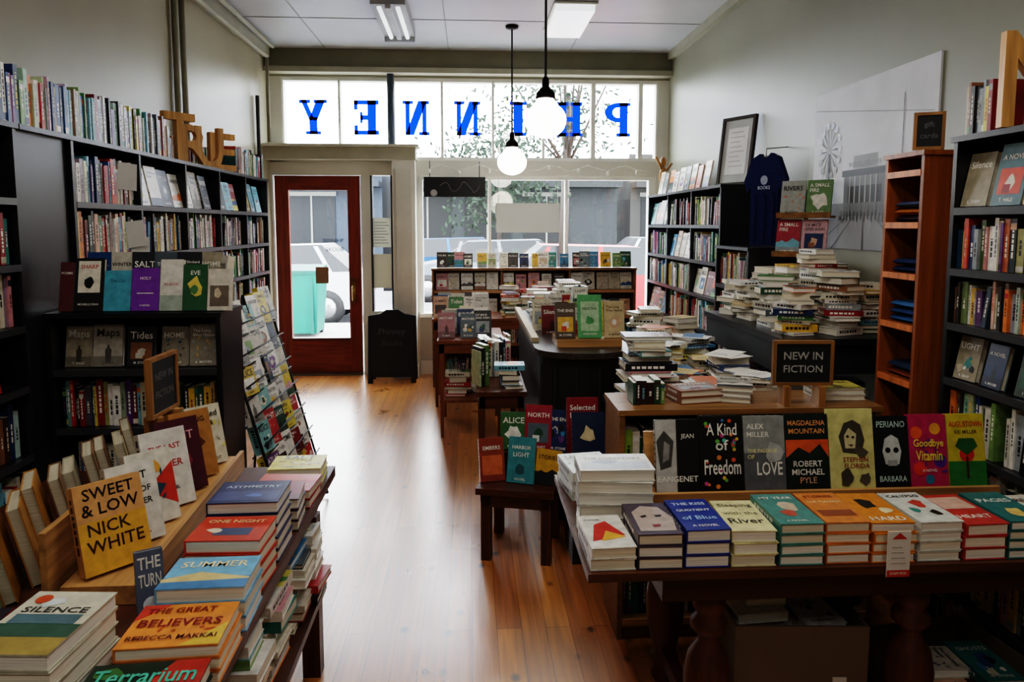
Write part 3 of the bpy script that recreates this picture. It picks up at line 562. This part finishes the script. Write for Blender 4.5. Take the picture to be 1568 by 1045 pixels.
# ================================================================ RIGHT WALL
MR=lambda y,z=0,x=1.72: T(x,y,z)@RZ(-90)
RB=[1.61,1.395,1.20,1.0,.76,.5,.24,.06]
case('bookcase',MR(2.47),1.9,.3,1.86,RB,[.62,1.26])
m=MB('shelved_books'); tp=[1.86]+RB
for a,b in((.02,.61),(.64,1.25)):
    for j,z in enumerate(RB):
        g=tp[j]-z-.03
        if j in(0,3): faces(m,MR(2.47-a,z,1.75),b-a,g*.95,.14,11,pal=[C(x) for x in('#2c3a2a','#c8963c','#a8321c','#4f7078','#988e78','#2a3a5a','#1d1c1e')],y=0)
        else: spines(m,MR(2.47-a,z,1.735),b-a,g,.15,.99)
m.obj()
m=MB('shelf_top_books'); spines(m,MR(2.46,1.861,1.74),.16,.19,.14,1,.8,.19,0); m.obj()
m=MB('wooden_letter_n'); m.text(T(1.81,2.22,1.862)@RZ(-8),'N',-.11,.11,0,.30,0,C('#d09a5a'),'woodz',True,.015); m.obj()
OW=C('#96521f')
case('tall_wooden_shelf',MR(2.85,0,1.70),.25,.32,1.83,[1.76,1.56,1.36,1.16,.94,.7,.4],[],OW,'woodz',.018)
m=MB('folded_shirts'); 
for z,cs in((1.56,('#3a2a3a','#c8742a','#4a5a7a')),(1.36,('#1f2f52','#24365c')),(1.16,('#2f5a8a','#27456f','#3a6a9a')),(.94,('#7a3a24','#22324a')),(.7,('#22324a','#3a3a3a')),(.4,('#22324a','#6a3a3a'))):
    zz=z+.001
    for k,c in enumerate(cs):
        w=.18; t=.028
        pr=[(-.1,-w/2,0),(.12,-w/2,0),(.13,-w/2,t*.5),(.12,-w/2,t),(-.1,-w/2,t*.8),(-.125,-w/2,t*.4)]
        m.extrude(T(1.85,2.725,zz)@RZ(R.uniform(-4,4)),pr,(0,w,0),C(c),'fabric'); zz+=t+.001
m.obj()
chalk(1.79,2.72,1.855,.085,.12,-25,1.831,['gift','cards'],'#5f6062')
m=MB('wall_poster'); M=T(XR-.012,4.16,1.42)@RZ(-90); PW,PH=1.12,.88
m.box(M,0,PW,0,.01,0,PH,C('#d2d4da'))
y=-.0006
def pr(a,b,c,d,col): 
    global y; y-=.0002; m.poly(M,[(a*PW,y,c*PH),(b*PW,y,c*PH),(b*PW,y,d*PH),(a*PW,y,d*PH)],C(col))
pr(0,1,.0,.24,'#94969a'); pr(0,1,.2,.28,'#6e7174'); pr(.32,.68,.26,.46,'#74787c'); pr(.3,.7,.44,.48,'#44484c'); pr(.36,.64,.28,.38,'#3a3e42'); pr(.4,.6,.485,.56,'#888a8c')
for k in range(6): pr(.37+k*.045,.38+k*.045,.28,.44,'#b0b2b4')
m.text(M,'WOODLAND PARK',.36*PW,.64*PW,.49*PH,.53*PH,y-.0003,C('#3a3a3a'))
for i in range(16): m.disc(M,(.3+.03*i)*PW,.2*PH+R.uniform(-.01,.01),.008,y-.0006,C('#1c1e22'),n=6,rz=.03)
for i in range(14): 
    a=i/14*2*math.pi; m.disc(M,(.17+.1*math.cos(a))*PW,(.62+.16*math.sin(a))*PH,.02,y-.0004,C('#3c4046'),n=6)
    m.poly(M,[(.17*PW,y-.0003,.62*PH),((.17+.1*math.cos(a))*PW,y-.0003,(.62+.16*math.sin(a))*PH),((.17+.1*math.cos(a+.09))*PW,y-.0003,(.62+.16*math.sin(a+.09))*PH)],C('#4a4e52'))
for k in(.05,.22,.5,.8): m.poly(M,[(k*PW,y-.0003,0),((k+.012)*PW,y-.0003,0),((.5+(k-.5)*.3+.003)*PW,y-.0003,.2*PH),((.5+(k-.5)*.3)*PW,y-.0003,.2*PH)],C('#4c5054'))
pr(.163,.177,.25,.6,'#4a4e52'); pr(.78,.785,.2,.85,'#4a4e52')
m.poly(M,[(.02*PW,y-.0003,.9*PH),(.98*PW,y-.0003,.72*PH),(.98*PW,y-.0003,.717*PH),(.02*PW,y-.0003,.895*PH)],C('#85878c'))
m.obj()
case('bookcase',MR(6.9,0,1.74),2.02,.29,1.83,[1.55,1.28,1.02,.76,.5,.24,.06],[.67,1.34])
m=MB('shelved_books'); bb=[1.55,1.28,1.02,.76,.5,.24]; tt=[1.83]+bb
for a in(.025,.695,1.365):
    for j,z in enumerate(bb):
        g=tt[j]-z-.03
        if (j+int(a*3))%3==0: faces(m,MR(6.9-a,z,1.77),.63,g*.9,.14,11,y=0)
        else: spines(m,MR(6.9-a,z,1.755),.63,g,.15,.96)
m.obj()
case('bookcase',MR(4.84,0,1.70),.58,.33,1.41,[1.15,.9,.64,.38,.1],[])
m=MB('shelved_books'); bb=[1.15,.9,.64,.38]; tt=[1.41]+bb
for j,z in enumerate(bb): spines(m,MR(4.815,z,1.72),.53,tt[j]-z-.03,.15,.97)
m.obj()
m=MB('face_out_books'); faces(m,MR(6.75,1.832,1.80),1.45,.21,.16,10,y=0); m.obj()
m=MB('picture_frame'); M=T(1.90,5.10,1.833)@RZ(-64)@RX(-7); w,h=.31,.5; f=.022
m.box(M,-w/2,w/2,.004,.014,0.01,h-.01,C('#c0c4c4')); m.box(M,-w/2+.06,w/2-.06,.002,.004,.08,h-.08,C('#eceded'))
for a in range(8): m.box(M,-w/2+.09,w/2-.09-.02*(a%3),.001,.002,.14+a*.035,.144+a*.035,C('#a0a0a0'))
for a,b,c,d in((-w/2,-w/2+f,0,h),(w/2-f,w/2,0,h),(-w/2+f,w/2-f,0,f),(-w/2+f,w/2-f,h-f,h)): m.box(M,a,b,-.01,.018,c,d,C('#2a1c14'))
m.obj()
m=MB('figurine')
m.lathe(T(1.86,6.83,1.833),[(.04,0),(.045,.02),(.025,.05),(.03,.12),(.045,.18),(.03,.24),(.015,.27),(.03,.3),(.03,.34),(.008,.37)],C('#a8763c'),'woodz',14)
m.rod((1.86,6.83,2.05),(1.78,6.8,2.2),.012,C('#a8763c')); m.rod((1.86,6.83,2.03),(1.95,6.85,2.14),.012,C('#a8763c')); m.obj()
m=MB('hanging_tshirt'); M=T(1.885,4.50,1.415)@RZ(-66); nv=C('#18224a')
sh=[(-.15,0),(.15,0),(.155,.38),(.2,.34),(.235,.42),(.15,.56),(.06,.59),(.03,.565),(-.03,.565),(-.06,.59),(-.15,.56),(-.235,.42),(-.2,.34),(-.155,.38)]
m.extrude(M,[(a*.74,0,b) for a,b in sh],(0,.03,0),nv,'fabric')
for a in(-.08,.0,.07): m.extrude(M,[(a-.01,0,.02),(a+.012,0,.02),(a+.02,0,.3),(a,0,.34)],(0,-.008,0),nv,'fabric')
m.disc(M,.0,.42,.03,-.003,C('#8a94a8')); m.text(M,'BOOKS',-.05,.05,.36,.385,-.003,C('#b0b8c8')); m.rod(M@Vector((0,.01,.57)),M@Vector((0,.01,.62)),.003,C('#888888'),'metal',6); m.rod(M@Vector((-.1,.01,.57)),M@Vector((.1,.01,.57)),.004,C('#888888'),'metal',6)
m.rod(M@Vector((0,.01,.62)),(XR,4.54,2.05),.004,C('#888888'),'metal',6)
m.obj()
m=MB('wall_desk'); m.box(I4,1.42,2.03,3.12,4.22,1.0,1.03,DARK,'black_laminate'); 
for x in(1.43,1.98):
    for y in(3.14,4.16): m.box(I4,x,x+.04,y,y+.04,0,1.0,DARK)
m.box(I4,1.47,1.98,3.15,3.17,.86,1.0,DARK); m.box(I4,1.43,1.45,3.18,4.16,.86,1.0,DARK); m.box(I4,1.45,2.0,3.16,4.18,.5,.52,DARK)
m.obj()
m=MB('book_pile')
for x,y,h in((1.55,3.3,.22),(1.75,3.28,.3),(1.93,3.32,.24),(1.56,3.55,.26),(1.78,3.56,.38),(1.55,3.82,.2),(1.78,3.84,.3),(1.93,3.7,.3),(1.56,4.06,.2),(1.74,4.07,.26)): pile(m,x,y,1.031,h,.125,.175,34,.45)
for x,y in((1.6,3.4),(1.85,3.4),(1.65,3.9)): pile(m,x,y,.521,.25,.14,.2,10,.4)
m.obj()
m=MB('face_out_rack')
for z,xo in((1.60,0),(1.38,-.02)):
    M=T(1.89+xo,3.94,z)@RZ(-45); m.box(M,-.15,.15,-.03,.05,-.012,0,C('#8a6238'),'woodx'); m.box(M,-.15,.15,-.034,-.03,-.012,.02,C('#8a6238'),'woodx')
    for k,c in enumerate([('#a8aca8','#6a8a5a'),('#a03040','#c8a0a8')][0 if z>1.5 else 1]): book(m,M@T(-.072+.145*k,0,.002)@RX(-8),.135,.2,.015,C(c))
    m.rod(M@Vector((0,.04,-.01)),M@Vector((0,.06,-.30)),.006,BLACK)
m.rod((1.94,4.04,1.031),(1.94,4.04,1.75),.008,BLACK); m.rod((1.86,4.04,1.036),(2.0,4.04,1.036),.008,BLACK)
m.obj()
m=MB('work_desk'); m.box(I4,.86,1.38,2.9,4.5,.69,.72,C('#3a2a20'),'woody')
for x in(.88,1.32):
    for y in(2.92,4.44): m.box(I4,x,x+.04,y,y+.04,0,.69,C('#2a1e18'),'woodz')
m.box(I4,.9,1.34,2.93,2.95,.4,.69,C('#2a1e18'),'woodx')
m.obj()
m=MB('book_pile')
tz=[]
for x,y,h in((1.03,3.02,.14),(1.25,3.02,.16),(1.0,3.28,.12),(1.22,3.28,.2),(1.0,3.55,.2),(1.22,3.55,.12),(1.0,3.82,.26),(1.22,3.82,.2),(1.02,4.1,.2),(1.24,4.1,.28),(1.1,4.35,.3)):
    z=pile(m,x,y,.721,h,.14,.2,38,.6); tz.append((x,y,z))
m.obj()
m=MB('loose_papers')
for x,y,z in tz[:8]: sheets(m,x-.02,x+.02,y-.03,y+.03,z+.001,3)
m.obj()
# ================================================================ COUNTER
m=MB('curved_counter'); ck=C('#1c1918')
def outl(x0,x1,y0,y1,r,n=10):
    cx=(x0+x1)/2; rx=(x1-x0)/2
    return [(cx+rx*math.cos(math.pi+math.pi*i/n),y0+r+r*math.sin(math.pi+math.pi*i/n)) for i in range(n+1)]+[(x1,y1),(x0,y1)]
m.extrude(I4,[(a,b,0) for a,b in outl(.37,.83,3.56,5.35,.18)],(0,0,.87),ck)
m.extrude(I4,[(a,b,.87) for a,b in outl(.34,.86,3.52,5.38,.2)],(0,0,.03),C('#3a302a'),'woody')
for i in range(6): a=math.pi*(1+ (i+.5)/6); m.box(T(.60+.232*math.cos(a),3.74+.182*math.sin(a),0),-.006,.006,-.006,.006,.06,.82,C('#2a2624'))
m.box(I4,.34,.38,3.9,5.38,.9,.925,C('#b8a888')); m.box(I4,.46,.81,3.72,3.95,.90,.94,LT,'woodx')
m.obj()
m=MB('face_out_books')
gb=[('#5a4a3a',None),('#5aa86a',[('r',.12,.88,.16,.84,C('#b0d0a8')),('t','HEATHS',.2,.8,.6,.75,BLACK),('p',blob(.5,.4,.2),C('#4a9a5a')),('t','WALKING',.2,.8,.05,.14,WHITE)]),('#c9b48a',None)]
x=.51
for (c,s),h in zip(gb,(.19,.235,.2)): book(m,T(x,3.76,.942)@RX(-12),.11 if h<.22 else .13,h,.02,C(c),s); x+=.133
m.obj()
m=MB('face_out_books'); 
for y in(4.1,4.3,4.5): faces(m,T(.4,y,.902),.42,.2,.11,10,jx=.03)
m.obj()
m=MB('card_display'); # small spinner of cards on the counter
M=T(.62,4.0,.902)
for k in range(3):
    for q in range(4): book(m,M@RZ(q*90)@T(0,-.05,.02+k*.09)@RX(-10),.07,.1,.006,R.choice([C('#d8d8d0'),C('#c83a2a'),C('#d8b84a'),C('#8ab0a8'),C('#e8e4da')]))
m.rod((.62,4.0,.902),(.62,4.0,1.21),.008,BLACK); m.rod((.62,4.0,.902),(.62,4.0,.915),.06,BLACK,n=16)
m.obj()
m=MB('book_pile')
for y in(4.72,4.95,5.2): pile(m,.5,y,.901,.16,.13,.16,10,.4); pile(m,.69,y,.901,.24,.13,.18,10,.4)
m.obj()
m=MB('side_cabinet'); m.box(I4,.64,.85,2.86,3.3,0,.72,C('#2a1e18')); m.box(I4,.63,.855,2.85,3.31,.72,.74,C('#3a2a20'),'woody')
for z in(.1,.3,.5): m.box(I4,.66,.83,2.852,2.86,z,z+.18,C('#33261f'),'woodx'); m.rod((.72,2.845,z+.09),(.76,2.845,z+.09),.006,C('#888888'),'metal')
m.obj()
m=MB('book_pile'); pile(m,.78,3.08,.741,.32,.17,.235,8,.1); m.obj()
def table(name,x0,x1,y0,y1,z,col,leg=.035,shelf=None,apr=.07):
    m=MB(name); m.box(I4,x0,x1,y0,y1,z-.025,z,col,'woody'); i=.015
    m.box(I4,x0+i,x1-i,y0+i,y0+i+.015,z-.025-apr,z-.025,col,'woodx'); m.box(I4,x0+i,x1-i,y1-i-.015,y1-i,z-.025-apr,z-.025,col,'woodx')
    m.box(I4,x0+i,x0+i+.015,y0+i+.015,y1-i-.015,z-.025-apr,z-.025,col,'woody'); m.box(I4,x1-i-.015,x1-i,y0+i+.015,y1-i-.015,z-.025-apr,z-.025,col,'woody')
    for x in(x0+i,x1-i-leg):
        for y in(y0+i,y1-i-leg): 
            M=T(x+leg/2,y+leg/2,0); a=leg/2; b=leg*.32; t0=z-.025-apr
            vs=[(-b,-b,0),(b,-b,0),(b,b,0),(-b,b,0),(-a,-a,t0),(a,-a,t0),(a,a,t0),(-a,a,t0)]
            m.add([tuple(M@Vector(p)) for p in vs],[(0,3,2,1),(4,5,6,7),(0,1,5,4),(1,2,6,5),(2,3,7,6),(3,0,4,7)],col,'woodz')
            m.box(I4,x,x+leg,y,y+leg,t0,z-.025,col,'woodz')
    if shelf: m.box(I4,x0+i,x1-i,y0+i,y1-i,shelf-.02,shelf,col,'woody')
    return m.obj()
WB=C('#7c4522')
table('side_table',.03,.31,3.85,4.65,.63,C('#5a2f18'))
m=MB('book_pile')
for y in(4.22,4.44): spines(m,T(.06,y,.631)@RZ(8),.21,.24,.14,1,.8,.24,.2)
spines(m,T(.05,3.97,.631)@RZ(25),.09,.24,.13,1,.8,.24,.5); pile(m,.22,3.97,.631,.11,.12,.17,10,.3)
m.obj()
table('side_table',-.24,.24,5.07,5.7,.72,WB,.035,.28)
m=MB('book_pile')
for y in(5.15,5.35,5.55): faces(m,T(-.22,y,.721),.44,.2,.125,14,jx=.02)
pile(m,-.1,5.3,.281,.15); pile(m,.12,5.4,.281,.18)
m.obj()
table('side_table',-.32,.75,5.95,6.45,.76,WB)
m=MB('book_pile')
for y in(6.0,6.15,6.32): faces(m,T(-.3,y,.761),.5,.2,.115,14,jx=.025)
for x in(.35,.5,.65): 
    for y in(6.08,6.32): pile(m,x,y,.761,R.uniform(.12,.26),.11,.16,20)
m.obj()
case('low_bookcase',T(-.36,6.72,0),1.95,.24,1.14,[.93,.68,.42,.1],[.65,1.3],C('#7a5432'),'woodx')
m=MB('shelved_books')
for z in(.93,.68,.42,.1):
    for x in(-.335,.315,.965):
        if z<.6: spines(m,T(x,6.745,z),.6,.19)
        else: faces(m,T(x,6.76,z),.6,.17,.12,10,pal=PAL[:4]+PAL[22:])
m.obj()
m=MB('shelf_top_books'); faces(m,T(-.34,6.78,1.142),1.9,.15,.1,12,pal=PAL[:4]+PAL[6:],jx=.03); m.obj()
m=MB('low_bench'); M=T(.21,3.26,0)@RZ(-14); bc=C('#4a2412')
m.box(M,-.16,.2,-.15,.22,.32,.35,bc,'woodx'); m.box(M,-.14,.18,-.13,-.11,.26,.32,bc,'woodx')
for x in(-.14,.14):
    for y in(-.13,.16): m.box(M,x,x+.045,y,y+.045,0,.32,bc,'woodz')
m.box(M,-.1,.2,.05,.21,.351,.46,bc,'woodx')
m.obj()
m=MB('face_out_books')
for x,w,h,c,s,r in((-.1,.12,.2,'#8a3a24',[('r',.1,.9,.15,.6,C('#c86a3a')),('t','EMBERS',.15,.85,.7,.84,WHITE)],25),(.03,.13,.21,'#3a8a94',[('t','HARBOR',.15,.85,.72,.84,WHITE),('t','LIGHT',.2,.8,.56,.68,WHITE),('p',blob(.5,.3,.2),C('#2a5a64')),('t','NOVEL',.3,.7,.05,.12,WHITE)],-6),(.155,.12,.16,'#c89828',None,-14)):
    book(m,M@T(x,-.05,.352)@RZ(r)@RX(-14),w,h,.02,C(c),s)
for x,w,h,c,r in((-.03,.13,.18,'#3a6a3c',5),(.09,.13,.22,'#9a2434',0),(.19,.12,.2,'#1f2f5c',-5)): book(m,M@T(x,.1,.462)@RZ(r)@RX(-12),w,h,.02,C(c))
m.obj()
m=MB('book_stand'); m.box(I4,.46,.62,3.1,3.34,0,.42,DARK); m.box(I4,.45,.625,3.09,3.35,.42,.44,bc,'woodx'); m.obj()
m=MB('face_out_books'); book(m,T(.54,3.15,.441)@RX(-12),.15,.25,.025,C('#1d2b4c'),[('p',blob(.5,.6,.26),C('#d8c8a0')),('t','NIGHT',.15,.85,.15,.3,C('#d8604a'))]); book(m,T(.53,3.27,.441)@RX(-8),.15,.29,.025,C('#8a1f28')); m.obj()
m=MB('chalkboard_a_frame'); M=T(-.77,YF-.32,0)
for s,yy in((-8,-.11),(8,.09)):
    Mb=M@T(0,yy,0)@RX(s); w=.235
    ol=[(-w,0,0),(-w+.05,0,0),(-w+.05,0,.06),(w-.05,0,.06),(w-.05,0,0),(w,0,0),(w,0,.66),(.12,0,.68),(.06,0,.72),(-.06,0,.72),(-.12,0,.68),(-w,0,.66)]
    m.extrude(Mb,ol,(0,.018,0),C('#0f0f10')); 
    if s<0: m.box(Mb,-w+.035,w-.035,-.002,0,.1,.62,C('#181b1c')); m.text(Mb,'Phinney',-.13,.13,.46,.54,-.004,C('#4a4c4c')); m.text(Mb,'Books',-.1,.1,.36,.43,-.004,C('#3a3c3c'))
m.obj()
# ================================================================ EXTERIOR
m=MB('street'); m.box(I4,-40,40,YF+.15,12.2,-.25,-.12,C('#a9a8a4'),'asphalt'); m.box(I4,-40,40,12.2,22,-.4,-.27,C('#7c7d80'),'asphalt'); m.box(I4,-40,40,22,60,-.25,-.12,C('#9a9a96'),'asphalt'); m.obj()
def car(x,y,col,flip=1):
    m=MB('car'); M=T(x,y,-.27)@Matrix.Diagonal((flip,1,1,1))
    body=[(-2.2,.3),(2.15,.3),(2.25,.5),(2.2,.75),(1.3,.92),(-2.0,.98),(-2.25,.8)]
    m.extrude(M,[(a,-.88,b) for a,b in body],(0,1.76,0),col,'cover')
    vs=[(-1.9,-.84,.96),(1.2,-.84,.92),(.45,-.66,1.42),(-1.3,-.66,1.46),(-1.9,.84,.96),(1.2,.84,.92),(.45,.66,1.42),(-1.3,.66,1.46)]
    dk=C('#14181c')
    m.add([tuple(M@Vector(p)) for p in vs],[(0,1,2,3),(7,6,5,4),(3,2,6,7),(1,5,6,2),(0,3,7,4)],dk,'cover',cols=[dk,dk,col,dk,dk])
    for a in(-.35,-1.5,.75): m.extrude(M,[(a-.04,-.85,.94),(a+.04,-.85,.94),(a*.8+.04,-.67,1.43),(a*.8-.04,-.67,1.43)],(0,-.01,0),col,'cover')
    for a in(-1.4,1.4):
        for yy in(-.9,.72): m.lathe(M@T(a,yy,.32)@RX(-90),[(.2,0),(.33,.01),(.33,.17),(.2,.18)],C('#1a1a1a'),'paint',18); m.lathe(M@T(a,yy-.01,.32)@RX(-90),[(.02,0),(.19,.005),(.19,.03)],C('#b0b0b0'),'metal',14)
    m.box(M,2.1,2.24,-.8,-.5,.6,.72,C('#e8e0d0'),'cover'); m.box(M,-2.26,-2.15,-.8,-.55,.62,.8,C('#a01818'),'cover')
    m.obj()
car(2.6,13.2,C('#b01010')); car(-4.0,13.8,C('#b8bcc0'),-1); car(-.9,20.6,C('#1c4474'),-1); car(6,20.6,C('#b8b8b8')); car(.4,17.6,C('#6a7278'),-1); car(-6.2,20.6,C('#6a7078'))
m=MB('recycling_bin'); M=T(-2.55,10.9,-.12); tq=C('#12604f')
a,b=.27,.33
vs=[(-a,-a,.06),(a,-a,.06),(a,a,.06),(-a,a,.06),(-b,-b,.95),(b,-b,.95),(b,b,.95),(-b,b,.95)]
m.add([tuple(M@Vector(p)) for p in vs],[(0,3,2,1),(4,5,6,7),(0,1,5,4),(1,2,6,5),(2,3,7,6),(3,0,4,7)],tq)
m.box(M,-b-.02,b+.02,-b-.03,b+.02,.95,1.0,C('#0f4a40')); m.extrude(M,[(-b,-b,1.0),(-b,b,1.0),(-b,b,1.06)],(2*b,0,0),C('#0f4a40'))
for x in(-.25,.2): m.rod(M@Vector((x,.27,.1)),M@Vector((x+.05,.27,.1)),.1,BLACK,n=14)
m.box(M,-.24,-.2,-.33,-.28,.06,.9,C('#105045')); m.box(M,.2,.24,-.33,-.28,.06,.9,C('#105045')); m.obj()
def building(x0,x1,y,h,col,wc):
    m=MB('storefront_building'); m.box(I4,x0,x1,y,y+6,-.12,h,col); m.box(I4,x0-.1,x1+.1,y-.2,y,h-.5,h+.15,tuple(c*.7 for c in col)); n=int((x1-x0)/2.2)
    for i in range(n):
        a=x0+.4+i*2.2; m.box(I4,a,a+1.7,y-.04,y,.5,2.6,C(wc)); m.box(I4,a-.05,a+1.75,y-.08,y-.04,2.6,2.75,C('#808078')); m.box(I4,a+.82,a+.88,y-.07,y-.04,.5,2.6,C('#808078'))
    m.box(I4,x0,x1,y-1.0,y-.04,2.9,3.1,tuple(c*.5 for c in col)); m.obj()
building(-18,-3.2,26.5,3.9,C('#2a3542'),'#0c1218'); building(-2.8,5.5,26.5,3.8,C('#202628'),'#0a0d0e'); building(6,18,26.5,4.0,C('#34322e'),'#101214')
def tree(x,y,h,r,seed,n=1500,zb=2.2,sm=1):
    rr=random.Random(seed); m=MB('tree'); m.rod((x,y,-.12),(x+.1,y,h*.6),.1,C('#2a2018'),n=10,r2=.05)
    cl=[]
    for i in range(14):
        a=rr.uniform(0,6.28); q=rr.uniform(.2,1)*r; c=(x+q*math.cos(a),y+q*math.sin(a)*.8,rr.uniform(zb,h)); cl.append(c); m.rod((x+.08,y,h*.4),c,.03,C('#2a2018'),n=6,r2=.01)
    vs=[];fs=[];cs=[]
    for i in range(n):
        c=rr.choice(cl); p=Vector(c)+Vector((rr.gauss(0,.45),rr.gauss(0,.45),rr.gauss(0,.38))); s=rr.uniform(.08,.15)*sm
        u=Vector((rr.gauss(0,1),rr.gauss(0,1),rr.gauss(0,1))).normalized(); v=u.orthogonal().normalized(); b=len(vs)
        vs+= [tuple(p+u*s),tuple(p+v*s*.6),tuple(p-u*s),tuple(p-v*s*.6)]; fs.append((b,b+1,b+2,b+3)); g=rr.uniform(.5,1.3); cs.append((.03*g,.045*g,.03*g))
    m.add(vs,fs,None,'leaf',cols=cs); m.obj()
tree(1.6,12.9-.5,6.3,1.2,1,1900,3.1,.5); tree(4.9,12.4,6.3,1.3,2,2300,2.9,.5); tree(.9,23,4.2,1.5,3,2000,1.8,.8); tree(8.6,23,5.5,1.8,5,2400,1.5,.8)
# ================================================================ LIGHT + CAMERA
w=bpy.data.worlds.new('World'); bpy.context.scene.world=w; w.use_nodes=True
w.node_tree.nodes['Background'].inputs[0].default_value=(.88,.94,1,1); w.node_tree.nodes['Background'].inputs[1].default_value=14
cam=bpy.data.cameras.new('camera'); co=bpy.data.objects.new('camera',cam); bpy.context.collection.objects.link(co)
co.location=(0,0,1.55); co.rotation_euler=(math.radians(90-5.5),0,math.radians(-3.38))
cam.sensor_width=36; cam.lens=25; cam.shift_y=-.0467; cam.clip_start=.05
bpy.context.scene.camera=co
vs_=bpy.context.scene.view_settings
vs_.view_transform='Filmic'
try: vs_.look='High Contrast'
except Exception as e:
    print(e)
    try: vs_.look='Filmic - High Contrast'
    except Exception as e2: print(e2)
vs_.exposure=.1
